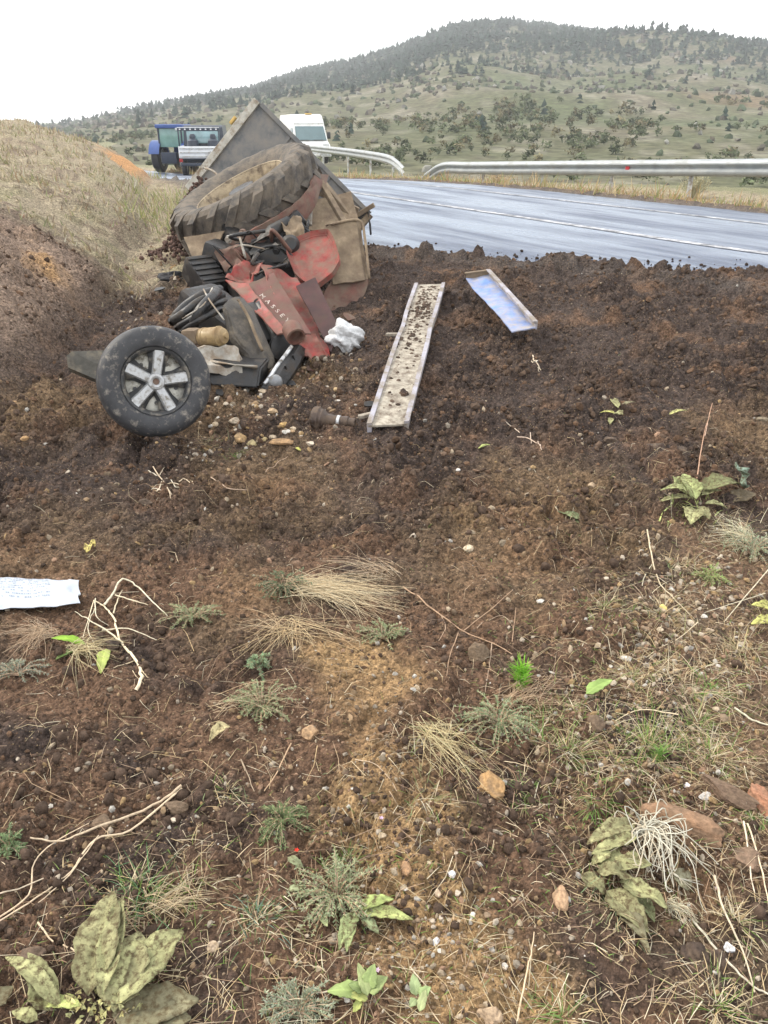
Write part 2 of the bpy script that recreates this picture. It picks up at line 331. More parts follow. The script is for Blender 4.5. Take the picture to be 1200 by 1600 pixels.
# ------------------------------------------------------------------ road
def build_road():
    t = np.linspace(0, 1, 240); seg = np.r_[0, np.cumsum(np.hypot(*np.diff(ROADL, axis=0).T))]
    # smooth the line of the road
    s = t*seg[-1]; cx = np.interp(s, seg, ROADL[:, 0]); cy = np.interp(s, seg, ROADL[:, 1])
    ker = np.hanning(17); ker /= ker.sum()
    pad = lambda a: np.convolve(np.r_[2*a[0]-a[8:0:-1], a, 2*a[-1]-a[-2:-10:-1]], ker, 'valid')
    cx, cy = pad(cx), pad(cy)
    dx, dy = np.gradient(cx), np.gradient(cy); ln = np.hypot(dx, dy); nx, ny = dy/ln, -dx/ln
    def strip(offs, lift, name, m, i0=0, i1=240, wob=0.0, camber=True):
        V = []; 
        for i in range(i0, i1):
            for j, o in enumerate(offs):
                if name == 'road': q = float(near_off(cy[i])); o = q+(o+4.25)/8.3*(4.05-q)
                w = wob*(gnoise(np.array([s[i]*1.7]), np.array([o*3.0]), 5)[0]) if j in (0, len(offs)-1) else 0
                X = cx[i]+nx[i]*(o+w); Y = cy[i]+ny[i]*(o+w)
                V.append((X, Y, float(rz(Y))+lift-0.012*abs(o-0.2)*camber))
        r, c = i1-i0, len(offs); k = np.arange(r*c).reshape(r, c)
        Q = np.stack([k[:-1, :-1], k[:-1, 1:], k[1:, 1:], k[1:, :-1]], -1).reshape(-1, 4)
        return mesh_np(name, V, [Q])
    m = mat('wet_asphalt', (.042, .060, .105), rough=.42, var=.5, vscale=26, bump=.006, bscale=70, spec=.7)  # blue of the sky's sheen is put into the asphalt's base colour
    n = m.node_tree.nodes; l = m.node_tree.links.new; b = n['Principled BSDF']
    tc = n.new('ShaderNodeTexCoord'); mp = n.new('ShaderNodeMapping'); mp.vector_type = 'TEXTURE'; mp.inputs['Rotation'].default_value = (0, 0, R(30)); mp.inputs['Scale'].default_value = (.8, 6, 1)
    no = n.new('ShaderNodeTexNoise'); no.inputs['Scale'].default_value = 1.4; no.inputs['Detail'].default_value = 9; no.inputs['Roughness'].default_value = .65
    l(tc.outputs['Object'], mp.inputs[0]); l(mp.outputs[0], no.inputs['Vector'])
    mr = n.new('ShaderNodeMapRange'); mr.inputs[1].default_value = .38; mr.inputs[2].default_value = .62; mr.inputs[3].default_value = .22; mr.inputs[4].default_value = .60
    l(no.outputs[0], mr.inputs[0]); l(mr.outputs[0], b.inputs['Roughness'])
    cw = n.new('ShaderNodeMapRange'); cw.inputs[1].default_value = .40; cw.inputs[2].default_value = .60; cw.inputs[3].default_value = .85; cw.inputs[4].default_value = .12; l(no.outputs[0], cw.inputs[0]); l(cw.outputs[0], b.inputs['Coat Weight']); b.inputs['Coat Roughness'].default_value = .38; b.inputs['Coat Tint'].default_value = (.80, .90, 1, 1)
    road = link('road', strip(np.linspace(-4.25, 4.05, 24), 0.0, 'road', m, wob=.18), m); road['kind'] = 'structure'; road['label'] = 'wet grey asphalt road curving away behind the wreck'
    pm = mat('road_paint', (.62, .63, .66), rough=.4, var=.2, vscale=20, dirt=(.12, .125, .14), dirt_amt=.62, dscale=7, dsharp=.15, spec=.5)
    link('edge_line', strip(np.array([-.07, .07]), .006, 'edge_line', pm), pm, road)
    link('centre_line', strip(np.array([2.62, 2.75]), .006, 'centre_line', pm), pm, road)
    return road, (cx, cy, nx, ny, s)
road, RC = build_road()

# ------------------------------------------------------------------ hill across the valley
SKY = [(-900, 215), (-500, 210), (-200, 205), (0, 196), (100, 186), (200, 168), (300, 152), (400, 135), (480, 106), (570, 84), (640, 56), (700, 33), (740, 26), (800, 26), (860, 32), (930, 39), (1000, 40), (1060, 39), (1130, 43), (1200, 49), (1400, 62), (1700, 95), (2400, 150)]
AZ = []; EL = []
for p, q in SKY:
    r_ = ray(p, q); AZ.append(math.atan2(r_.x, r_.y)); EL.append(r_.z/math.hypot(r_.x, r_.y))
def hill_h(az, r):
    rc = 480+60*np.sin(az*3+1); e = np.interp(az, AZ, EL); top = CAM_H+(e-.005-.011*ss(-.12, .08, az))*rc
    t = (r-46)/(rc-46); b = -1.6
    x, y = r*np.sin(az), r*np.cos(az)
    prof = np.where(t < 1, 0.55*ss(0, 1, t)+0.45*np.clip(t, 0, 1)**1.1, 1-0.5*(t-1)**1.0)
    z = b+(top-b)*prof
    z = z+np.sin(np.clip(t, 0, 1)*np.pi)*(top-b)*(0.22*fbm(x/120, y/120, 3, 100)+0.06*fbm(x/30, y/30, 3, 104))+0.25*fbm(x/6, y/6, 2, 108)*ss(0.02, .2, t)
    return x, y, z, t
def build_hill():
    az = np.linspace(-1.15, 1.05, 320); r = np.r_[np.linspace(44, 560, 150), np.linspace(570, 900, 24)]
    A, Rr = np.meshgrid(az, r, indexing='ij'); x, y, z, t = hill_h(A.ravel(), Rr.ravel())
    k = np.arange(A.size).reshape(A.shape); Q = np.stack([k[:-1, :-1], k[:-1, 1:], k[1:, 1:], k[1:, :-1]], -1).reshape(-1, 4)
    n1 = fbm(x/60, y/60, 4, 110); n2 = fbm(x/14, y/14, 4, 114); n3 = fbm(x/4, y/4, 2, 118)
    C = np.repeat(np.array((.125, .126, .072))[None], len(x), 0)
    def mixc(C, col, f): f = np.clip(f, 0, 1)[:, None]; return C*(1-f)+np.array(col)*f
    C = mixc(C, (.18, .155, .11), ss(-.05, .4, n2+.4*n1)*.8)
    C = mixc(C, (.30, .28, .22), ss(.12, .42, n3+.5*n2)*.6)
    C = mixc(C, (.105, .135, .065), ss(.0, .4, n1-.3*n2)*.5)
    C *= .74
    C = mixc(C, (.20, .12, .075), ss(.15, .45, fbm(x/40+7, y/40, 3, 121))*.5*ss(0.1, .5, A.ravel()))
    m = mat('hill_scrub', rough=.95, col_attr=True, var=.55, vscale=.9, spec=.1, detail=8)
    o = link('hill', mesh_np('hill', np.stack([x, y, z], -1), [Q[:, ::-1]], C), m); o['kind'] = 'structure'; o['label'] = 'scrubby green and brown hill across the valley'
    # far ground so that the land runs on to the horizon
    fm = mat('far_field', (.15, .17, .075), rough=.95, var=.3, vscale=.05)
    V = [(-4000, -300, -3.6), (4000, -300, -3.6), (4000, 4000, -3.6), (-4000, 4000, -3.6)]
    f = link('field', mesh_np('field', V, [np.array([[0, 1, 2, 3]])]), fm); f['kind'] = 'structure'
    f['label'] = 'flat green valley field below the hill'
build_hill()
def hill_plants():
    # conifers: tiered ragged cones
    bv = [(0, 0, 1.0)]; bf = []
    for k, (zz, rr) in enumerate(((.72, .17), (.42, .27), (.10, .36))):
        i0 = len(bv)
        for j in range(6): a = j*math.pi/3+k*.5; bv.append((rr*(1+.25*(j % 2))*math.cos(a), rr*(1+.25*(j % 2))*math.sin(a), zz-.05*(j % 2)))
        bv.append((0, 0, zz+.34)); top = len(bv)-1
        bf += [(top, i0+j, i0+(j+1) % 6) for j in range(6)]
    bv = np.array(bv); bf = np.array(bf)
    az = rng.uniform(-.62, .75, 60000); t0 = rng.uniform(.05, 1.02, 60000); rc = 480+60*np.sin(az*3+1); r = 46+t0*(rc-46)
    x, y, z, t = hill_h(az, r); n = fbm(x/45, y/45, 3, 130)+.5*fbm(x/12, y/12, 2, 134)
    px = 600+F*np.tan(az)/1.0
    crest = np.exp(-((az-.12)/.24)**2)*ss(.30, .52, t0+.20*n)+np.exp(-((az-.33)/.12)**2)*ss(.58, .8, t0+.15*n)*.8+np.exp(-((az+.10)/.10)**2)*ss(.62, .85, t0)*.8
    low = np.exp(-((t0-.07)/.06)**2)*ss(-.05, .35, n)*.06
    dens = crest*ss(-.5, .2, n+.2)+low
    k = np.where(rng.random(60000) < dens*.8)[0][:9500]
    P = np.stack([x[k], y[k], z[k]-.2], -1); h = rng.uniform(1.8, 4.2, len(k))*(.35+.65*t0[k]); S = np.stack([h*1.15, h*1.15, h], -1)
    c = np.array((.022, .036, .027))*rng.uniform(.7, 1.5, (len(k), 1))
    lm = mat('far_foliage', rough=.95, col_attr=True, var=.3, vscale=.8, spec=.05)
    stuff(link('conifer_forest', scatter('conifer_forest', bv, bf, P, S, c, .25, .08), lm), 'dark conifer wood along the crest of the hill', 'forest')
    # scrub
    az = rng.uniform(-.75, .85, 60000); t0 = rng.uniform(0.0, 1.0, 60000)**.9; rc = 480+60*np.sin(az*3+1); r = 46+t0*(rc-46)
    x, y, z, t = hill_h(az, r); n = fbm(x/30, y/30, 3, 140)+.4*fbm(x/8, y/8, 2, 144)
    k = np.where(rng.random(60000) < .08+.4*ss(-.1, .4, n))[0][:15000]
    P = np.stack([x[k], y[k], z[k]+.1], -1); h = rng.uniform(.28, .9, len(k))*(.34+1.0*t0[k]); low_ = (t0[k] < .2) & (n[k] > -.05); h = np.where(low_, h*1.5, h); S = np.stack([h*1.3, h*1.3, h], -1)
    pal = np.array([(.070, .088, .055), (.088, .104, .066), (.105, .098, .080), (.13, .115, .09), (.095, .085, .072), (.22, .215, .19)])
    c = pal[rng.choice(6, len(k), p=[.3, .22, .17, .12, .12, .07])]*rng.uniform(.7, 1.3, (len(k), 1))
    kk = rng.permutation(np.where(low_)[0])[:1400]; nl = 54; u = rng.normal(size=(len(kk), nl, 3)); u /= np.linalg.norm(u, axis=2, keepdims=True); u *= rng.uniform(.35, 1.05, (len(kk), nl, 1))*(1+.35*np.sin(u[:, :, :1]*5+kk[:, None, None]))
    S = S.copy(); S[kk] *= .8; ctr = P[kk][:, None, :]+u*S[kk][:, None, :]+np.array((0, 0, .35)); tri = ctr[:, :, None, :]+rng.normal(size=(len(kk), nl, 3, 3))*(S[kk][:, None, None, :]*.26)
    bc = np.array((.080, .096, .052))*rng.uniform(.6, 1.5, (len(kk), 1, 1, 1))*rng.uniform(.6, 1.5, (len(kk), nl, 1, 1)); bc = np.where(rng.random((len(kk), 1, 1, 1)) < .25, bc*np.array((1.7, 1.25, 1.3)), bc); bc = np.broadcast_to(bc, tri.shape).reshape(-1, 3)
    stuff(link('hill_foot_bushes', mesh_np('hill_foot_bushes', tri.reshape(-1, 3), [np.arange(len(bc)).reshape(-1, 3)], bc, False), lm), 'belt of leafy bushes along the foot of the hill', 'bushes')
    keep = ~low_; k, P, S, c, low_ = k[keep], P[keep], S[keep], c[keep], low_[keep]
    c = np.where((low_ & (rng.random(len(k)) < .75))[:, None], np.array((.058, .078, .044))*rng.uniform(.7, 1.4, (len(k), 1)), c)
    stuff(link('hillside_scrub', scatter('hillside_scrub', ICO_V, ICO_F, P, S, c, .5, smooth=False), lm), 'scattered bushes and boulders over the hillside', 'scrub')
hill_plants()
# ------------------------------------------------------------------ mesh builders for the wreck and the vehicles
def bm_obj(name, bm, m, parent=None, smooth=False, angle=None, doubles=True):
    if doubles: bmesh.ops.remove_doubles(bm, verts=bm.verts, dist=1e-5)
    bmesh.ops.recalc_face_normals(bm, faces=bm.faces)
    me = bpy.data.meshes.new(name); bm.to_mesh(me); bm.free()
    if smooth: me.polygons.foreach_set('use_smooth', np.ones(len(me.polygons), bool))
    if angle: me.set_sharp_from_angle(angle=R(angle))
    return link(name, me, m, parent)
V3 = Vector
def add_box(bm, c, ax, dims, bevel=0.0):
    """box at c with axes ax (3 unit vectors) and full dimensions dims"""
    M = Matrix((ax[0], ax[1], ax[2])).transposed().to_4x4(); M.translation = V3(c)
    g = bmesh.ops.create_cube(bm, size=1.0, matrix=M @ Matrix.Diagonal((*dims, 1)))
    if bevel:
        es = list({e for v in g['verts'] for e in v.link_edges})
        bmesh.ops.bevel(bm, geom=es, offset=bevel, segments=2, affect='EDGES', profile=.6)
def frame(d, up=(0, 0, 1)):
    d = V3(d).normalized(); s = d.cross(V3(up))
    if s.length < 1e-4: s = d.cross(V3((1, 0, 0)))
    s.normalize(); return s, s.cross(d).normalized(), d
def add_bar(bm, a, b, w, h, bevel=0.0, up=(0, 0, 1)):
    a, b = V3(a), V3(b); s, u, d = frame(b-a, up); add_box(bm, (a+b)/2, (s, u, d), (w, h, (b-a).length), bevel)
def add_tube(bm, pts, rad, n=8, cap=True):
    pts = [V3(p) for p in pts]; rad = rad if isinstance(rad, (list, tuple)) else [rad]*len(pts); rings = []; s = None
    for i, p in enumerate(pts):
        d = (pts[min(i+1, len(pts)-1)]-pts[max(i-1, 0)]).normalized()
        if s is None: s, u, _ = frame(d)
        else:
            s = (s-d*s.dot(d)).normalized(); u = d.cross(s)
        rings.append([bm.verts.new(p+rad[i]*(s*math.cos(2*math.pi*k/n)+u*math.sin(2*math.pi*k/n))) for k in range(n)])
    for a, b in zip(rings, rings[1:]):
        for k in range(n): bm.faces.new((a[k], a[(k+1) % n], b[(k+1) % n], b[k]))
    if cap and n > 2: bm.faces.new(rings[0][::-1]); bm.faces.new(rings[-1])
def smooth_path(pts, n=6):
    P = [V3(p) for p in pts]; P = [2*P[0]-P[1]]+P+[2*P[-1]-P[-2]]; out = []
    for i in range(1, len(P)-2):
        for k in range(n):
            t = k/n; a, b, c, d = P[i-1], P[i], P[i+1], P[i+2]
            out.append(.5*((2*b)+(c-a)*t+(2*a-5*b+4*c-d)*t*t+(3*b-a-3*c+d)*t**3))
    return out+[P[-2]]
def add_lathe(bm, prof, c, axis, seg=48, closed=False, up=(0, 0, 1)):
    """prof: (radius, distance along axis)"""
    s, u, d = frame(axis, up); c = V3(c); rings = []
    for r, h in prof:
        if r < 1e-6: rings.append([bm.verts.new(c+d*h)]); continue
        rings.append([bm.verts.new(c+d*h+r*(s*math.cos(2*math.pi*k/seg)+u*math.sin(2*math.pi*k/seg))) for k in range(seg)])
    prs = list(zip(rings, rings[1:]))+([(rings[-1], rings[0])] if closed else [])
    for a, b in prs:
        for k in range(seg):
            q = (k+1) % seg
            if len(a) == 1 and len(b) == 1: continue
            if len(a) == 1: bm.faces.new((a[0], b[q], b[k]))
            elif len(b) == 1: bm.faces.new((a[k], a[q], b[0]))
            else: bm.faces.new((a[k], a[q], b[q], b[k]))
def thicken(bm, t):
    bmesh.ops.recalc_face_normals(bm, faces=bm.faces); bm.normal_update(); fs = bm.faces[:]
    off = {v: v.normal.copy()*t for v in bm.verts}; new = {v: bm.verts.new(v.co-off[v]) for v in list(bm.verts)}
    bd = [e for e in bm.edges if len(e.link_faces) == 1]
    for f in fs: bm.faces.new([new[v] for v in reversed(f.verts)])
    for e in bd: bm.faces.new((e.verts[0], e.verts[1], new[e.verts[1]], new[e.verts[0]]))
def n3(p, s=0): return float(gnoise(np.array([p.x+p.z*.7]), np.array([p.y*.6+p.z]), s)[0])
def patch_bm(c00, c10, c11, c01, thick=.006, nu=14, nv=14, bulge=0.0, dent=0.0, dfreq=5.0, seed=0, shape=None):
    """a sheet between four corners, bulged and dented, with real thickness"""
    bm = bmesh.new(); c00, c10, c11, c01 = map(V3, (c00, c10, c11, c01)); n = (c10-c00).cross(c01-c00).normalized(); G = []
    for j in range(nv+1):
        row = []
        for i in range(nu+1):
            u, v = i/nu, j/nv
            p = c00*(1-u)*(1-v)+c10*u*(1-v)+c11*u*v+c01*(1-u)*v
            h = bulge*(1-(2*u-1)**2)*(1-(2*v-1)**2)
            if shape: h += shape(u, v)
            if dent: h += dent*n3(p*dfreq, seed)+dent*.4*n3(p*dfreq*2.7, seed+3)
            row.append(bm.verts.new(p+n*h))
        G.append(row)
    for j in range(nv):
        for i in range(nu): bm.faces.new((G[j][i], G[j][i+1], G[j+1][i+1], G[j+1][i]))
    if thick: thicken(bm, thick)
    return bm
def poly_bm(pts, thick=.01, round_=0.0, seg=5, inset=0.0, sink=0.0, n=None):
    """a cut plate: outline points, corners rounded, extruded by its thickness, optionally with a pressed-in middle"""
    bm = bmesh.new(); vs_ = [bm.verts.new(p) for p in pts]; f = bm.faces.new(vs_)
    if round_: bmesh.ops.bevel(bm, geom=bm.verts[:], offset=round_, segments=seg, affect='VERTICES', profile=.5)
    bm.faces.ensure_lookup_table(); f = bm.faces[0]; f.normal_update(); nn = f.normal.copy()
    toc = V3((0, 0, CAM_H))-f.calc_center_median()
    if nn.dot(toc) < 0: f.normal_flip(); f.normal_update(); nn = f.normal.copy()
    g = bmesh.ops.extrude_face_region(bm, geom=[f]); nv = [e for e in g['geom'] if isinstance(e, bmesh.types.BMVert)]
    bmesh.ops.translate(bm, verts=nv, vec=-nn*thick)
    if inset:
        bm.faces.ensure_lookup_table(); bmesh.ops.recalc_face_normals(bm, faces=bm.faces)
        fs = max((q for q in bm.faces if q.normal.dot(nn) > .9), key=lambda q: q.calc_area())
        r = bmesh.ops.inset_region(bm, faces=[fs], thickness=inset, depth=-sink)
        bmesh.ops.bevel(bm, geom=list(fs.edges), offset=inset*.3, segments=2, affect='EDGES')
    return bm

MUD = (.17, .125, .09); SOIL = (.07, .047, .034)
M_rubber = mat('muddy_rubber', (.030, .030, .032), .75, var=.3, vscale=14, bump=.006, bscale=60, dirt=(.155, .130, .103), dirt_amt=.58, dscale=8, dsharp=.14)
M_ctyre = mat('car_rubber', (.035, .036, .040), .55, var=.25, vscale=18, bump=.002, bscale=90, dirt=(.26, .235, .20), dirt_amt=.22, dscale=24, dsharp=.09)
M_rimmud = mat('rim_mud', (.40, .33, .23), .9, var=.3, vscale=10, bump=.02, bscale=22, dirt=(.14, .11, .085), dirt_amt=.35, dscale=7)
M_red = mat('red_paint', (.24, .024, .018), .42, var=.4, vscale=12, bump=.004, bscale=34, dirt=(.19, .12, .092), dirt_amt=.52, dscale=11, dsharp=.13)
M_redd = mat('brown_red_paint', (.12, .030, .024), .5, var=.3, vscale=9, bump=.002, bscale=40, dirt=(.125, .085, .065), dirt_amt=.55, dscale=8, dsharp=.15)
M_rust = mat('rusty_brown', (.13, .055, .040), .65, var=.35, vscale=14, bump=.003, bscale=60, dirt=(.16, .12, .09), dirt_amt=.45, dscale=9, dsharp=.12)
M_tan = mat('mud_caked_sheet', (.23, .175, .115), .85, var=.3, vscale=12, bump=.004, bscale=50, dirt=(.12, .085, .06), dirt_amt=.40, dscale=8, dsharp=.15)
M_grey = mat('dark_grey_steel', (.115, .122, .128), .6, var=.3, vscale=6, bump=.002, bscale=40, dirt=(.21, .19, .165), dirt_amt=.45, dscale=6, dsharp=.16)
M_lgrey = mat('bare_steel', (.36, .34, .30), .55, metal=.2, var=.3, vscale=12, bump=.002, bscale=60, dirt=(.24, .19, .14), dirt_amt=.5, dscale=8)
M_black = mat('greasy_black', (.011, .011, .012), .38, var=.4, vscale=14, bump=.003, bscale=60, dirt=(.060, .048, .038), dirt_amt=.30, dscale=11, dsharp=.10, spec=.5)
M_olive = mat('oily_cowl', (.045, .038, .030), .45, var=.35, vscale=12, bump=.004, bscale=45, dirt=(.15, .125, .095), dirt_amt=.30, dscale=9, dsharp=.10)
M_chrome = mat('scuffed_silver', (.55, .56, .57), .35, metal=.7, var=.3, vscale=25, dirt=(.10, .085, .07), dirt_amt=.42, dscale=14, dsharp=.06)
M_whitep = mat('lettering_white', (.50, .45, .40), .6, var=.3, vscale=60, dirt=(.16, .11, .09), dirt_amt=.4, dscale=40, dsharp=.1)
M_filter = mat('yellow_canister', (.30, .215, .105), .45, var=.25, vscale=14, dirt=(.22, .15, .08), dirt_amt=.4, dscale=10)
M_tool = mat('tarnished_iron', (.075, .055, .045), .38, metal=.6, var=.4, vscale=25, bump=.001, bscale=120, dirt=(.12, .085, .06), dirt_amt=.4, dscale=16)

# ---------------------------------------------------------------- rear tyre, with chevron lugs
def tractor_wheel(parent, c, axis, rad, wid, m_t, m_r, up=(0, 0, 1), dish=True):
    w2 = wid/2; bm = bmesh.new(); k = rad
    prof = [(k*.60, -w2*.62), (k*.66, -w2*.80), (k*.78, -w2*.97), (k*.90, -w2*.93), (k*.945, -w2*.78), (k*.962, -w2*.35), (k*.966, 0), (k*.962, w2*.35), (k*.945, w2*.78),
            (k*.90, w2*.93), (k*.78, w2*.97), (k*.66, w2*.80), (k*.60, w2*.62)]
    add_lathe(bm, prof, c, axis, 72, True, up)
    s, u, d = frame(axis, up); c = V3(c); N = 19
    for side in (-1, 1):
        for q in range(N):
            th0 = 2*math.pi*(q+(.5 if side > 0 else 0))/N; sec = []
            for i in range(5):
                f = i/4; w = side*w2*(-.06+1.03*f); th = th0+.30*(1-f)
                rr = k*(.945 if f < .8 else .92-.10*(f-.8)*5); top = k*(1.015 if f < .8 else .985-.085*(f-.8)*5); hw = .036*k/.74*(1-.15*f)
                row = []
                for (r_, a) in ((rr-.02, -hw*1.5), (top, -hw), (top, hw), (rr-.02, hw*1.5)):
                    t = th+a/k*1.35; row.append(bm.verts.new(c+d*(w*(1 if r_ != top else .985))+r_*(s*math.cos(t)+u*math.sin(t))))
                sec.append(row)
            for a, b in zip(sec, sec[1:]):
                for i in range(3): bm.faces.new((a[i], a[i+1], b[i+1], b[i]))
            bm.faces.new(sec[0]); bm.faces.new(sec[-1][::-1])
    ty = bm_obj('rear_tyre', bm, m_t, parent, True, 35, doubles=False)
    if dish:
        bm = bmesh.new()
        add_lathe(bm, [(k*.615, -w2*.6), (k*.63, -w2*.64), (k*.60, -w2*.5), (k*.57, -w2*.1), (k*.40, w2*.05), (k*.18, w2*.15), (k*.16, w2*.5), (0, w2*.5)], c, axis, 48, False, up)
        add_lathe(bm, [(k*.57, -w2*.1), (k*.57, w2*.3), (k*.605, w2*.66), (k*.64, w2*.68), (k*.645, w2*.62)], c, axis, 48, False, up)
        rm = bm_obj('rim', bm, m_r, None, True, 40); rm.parent = ty
    return ty
def sub(name, bm, m, part, root, smooth=False, angle=None):      # a sub-part of a part whose thing stands at root
    o = bm_obj(name, bm, m, None, smooth, angle); o.parent = part; return o

# ---------------------------------------------------------------- the overturned tractor
T = thing('overturned_tractor', (-1.1, 6.6, 0.0), 'wrecked red tractor on its side with its large muddy rear wheel up in the air', 'tractor')
axis = V3((-.40, -.20, .89)).normalized()
UPC = at(386, 312, 8.2)
tractor_wheel(T, UPC, axis, .755, .46, M_rubber, M_rimmud)
LOC = at(474, 478, 7.75)
w2_ = tractor_wheel(T, LOC, V3((-.36, -.30, .88)), .72, .42, M_rubber, M_rimmud, dish=False); w2_['label'] = 'lower rear tyre half buried under the wreck'
# hub and axle between the wheels
bm = bmesh.new(); add_tube(bm, [UPC-axis*.12, UPC-axis*.45, UPC-axis*.8], [.17, .12, .14], 20); add_lathe(bm, [(0, .12), (.13, .12), (.15, .02), (.20, -.02), (.20, -.10), (.1, -.12)], UPC, axis, 24)
bm_obj('axle_housing', bm, M_black, T, True, 40)
# curved upper mudguard: a strip bent round the tyre
pth = smooth_path([at(492, 274, 8.0), at(484, 293, 7.75), at(462, 318, 7.55), at(430, 340, 7.42), at(392, 361, 7.32), at(352, 385, 7.25), at(322, 410, 7.2), at(303, 424, 7.2)], 6)
bm = bmesh.new(); rows = []
for i, p in enumerate(pth):
    f = i/(len(pth)-1); wv = .11*math.sin(min(1, f*3.0+.2)*math.pi/2)*(1.25-.35*f); w = .004*math.sin(i*1.7)
    rows.append([bm.verts.new(p+V3((.10, .34, -.02))), bm.verts.new(p+V3((0, .02, .012+w))), bm.verts.new(p+V3((-.01, -.02, 0))), bm.verts.new(p+V3((.03, -.01, -wv*.6))), bm.verts.new(p+V3((.055, .03, -wv*1.25+w)))])
for a, b in zip(rows, rows[1:]):
    for k in range(4): bm.faces.new((a[k], a[k+1], b[k+1], b[k]))
thicken(bm, .012)
bm_obj('mudguard', bm, M_rust, T, True, 40)
bm = patch_bm(at(288, 372, 7.55), at(352, 362, 7.45), at(322, 410, 7.3), at(301, 404, 7.35), .01, 10, 10, .02, .012, 6, 3); bm_obj('mudguard_flange', bm, M_tan, T, True, 40)
# transmission and cab floor: the dark mass under the guard
bm = bmesh.new()
ax = frame((.45, -.75, -.45)); add_box(bm, at(400, 402, 7.5), ax, (.50, .42, .75), .05)
ax2 = frame((.8, -.2, -.3)); add_box(bm, at(372, 420, 7.15), ax2, (.26, .30, .62), .04)
bm_obj('gearbox', bm, M_black, T, True, 40)
bm = bmesh.new(); add_box(bm, at(430, 372, 7.5), frame((.7, .2, .55)), (.22, .16, .62), .03); add_tube(bm, [at(385, 385, 7.15), at(425, 362, 7.2), at(452, 345, 7.3)], [.05, .06, .045], 12)
add_tube(bm, [at(392, 398, 7.05), at(440, 380, 7.05)], .035, 10); add_lathe(bm, [(0, 0), (.08, 0), (.08, .10), (.05, .13), (0, .13)], at(452, 385, 7.1), (.2, -.9, .3), 20)
bm_obj('hydraulic_block', bm, M_black, T, True, 40)
# ribbed black battery box
bm = bmesh.new(); bx = frame((.55, -.62, -.55)); bc = at(320, 434, 6.95); add_box(bm, bc, bx, (.24, .20, .34), .012)
bm_b = bm_obj('battery_box', bm, M_black, T, True, 40)
for k in range(5):
    bm = bmesh.new(); add_box(bm, bc+bx[2]*(-.13+.065*k)+bx[1]*.102, bx, (.23, .02, .025), .004); sub('rib', bm, M_black, bm_b, T)
def subp(name, bm, m, part, smooth=False, angle=None):
    o = sub(name, bm, m, part, T, smooth, angle); return o
for k in range(12):
    x0, y0 = random.uniform(345, 450), random.uniform(365, 440); Y0 = 6.95-.006*(y0-365); bm = bmesh.new()
    add_tube(bm, smooth_path([at(x0, y0, Y0), at(x0+random.uniform(-20, 25), y0+random.uniform(-18, 18), Y0-.12), at(x0+random.uniform(-10, 50), y0+random.uniform(-25, 30), Y0-.05)], 5), random.choice([.007, .010, .016]), 7); bm_obj('cable', bm, random.choice([M_black, M_black, M_rust, M_lgrey]), T, True)
for k in range(10):
    c = at(random.uniform(340, 455), random.uniform(360, 440), 6.95); bm = bmesh.new(); add_lathe(bm, [(0, .03), (.022, .03), (.022, .012), (.034, .010), (.034, -.02), (0, -.02)], c, V3((random.uniform(-.5, .5), -1, random.uniform(-.3, .6))), 6+6*(k % 2)); bm_obj('bolt', bm, random.choice([M_rust, M_lgrey, M_black]), T)
bm = patch_bm(at(335, 395, 7.0), at(372, 380, 7.05), at(392, 404, 6.9), at(350, 422, 6.85), .006, 10, 10, .03, .05, 11, 91); bm_obj('torn_bracket', bm, M_rust, T, True, 50)
bm = patch_bm(at(440, 345, 7.2), at(470, 335, 7.3), at(476, 372, 7.1), at(450, 378, 7.05), .006, 10, 10, .02, .05, 11, 93); bm_obj('torn_bracket', bm, M_tan, T, True, 50)
# three-point linkage arms rising behind
for a, b, w in (((496, 276, 8.15), (540, 352, 7.7), .055), ((489, 282, 8.1), (468, 362, 7.6), .035), ((486, 288, 8.1), (484, 352, 7.7), .04), ((470, 268, 8.3), (500, 284, 8.1), .06)):
    bm = bmesh.new(); add_bar(bm, at(*a), at(*b), w, w*.8, .008); bm_obj('linkage_arm', bm, M_tan if w > .05 else M_lgrey, T)
bm = bmesh.new()
for k in range(5):
    x0, y0 = 455+random.uniform(-20, 25), 350+random.uniform(-15, 15)
    add_tube(bm, smooth_path([at(x0, y0, 7.5), at(x0+random.uniform(-15, 20), y0+random.uniform(-5, 22), 7.4), at(x0+random.uniform(-5, 30), y0+random.uniform(10, 40), 7.35)], 4), .014, 7)
bm_obj('loose_chain', bm, M_black, T, True)
# steering wheel
bm = bmesh.new(); sc_, ax_ = at(430, 418, 6.85), V3((.35, -.75, .55)).normalized(); s_, u_, d_ = frame(ax_)
ring = [sc_+.19*(s_*math.cos(a)+u_*math.sin(a)) for a in np.linspace(0, 2*math.pi, 41)]; add_tube(bm, ring, .013, 8, False)
for a in (.5, 2.6, 4.7): add_tube(bm, [sc_, sc_+.19*(s_*math.cos(a)+u_*math.sin(a))], .008, 6)
bm_obj('steering_wheel', bm, M_black, T, True)
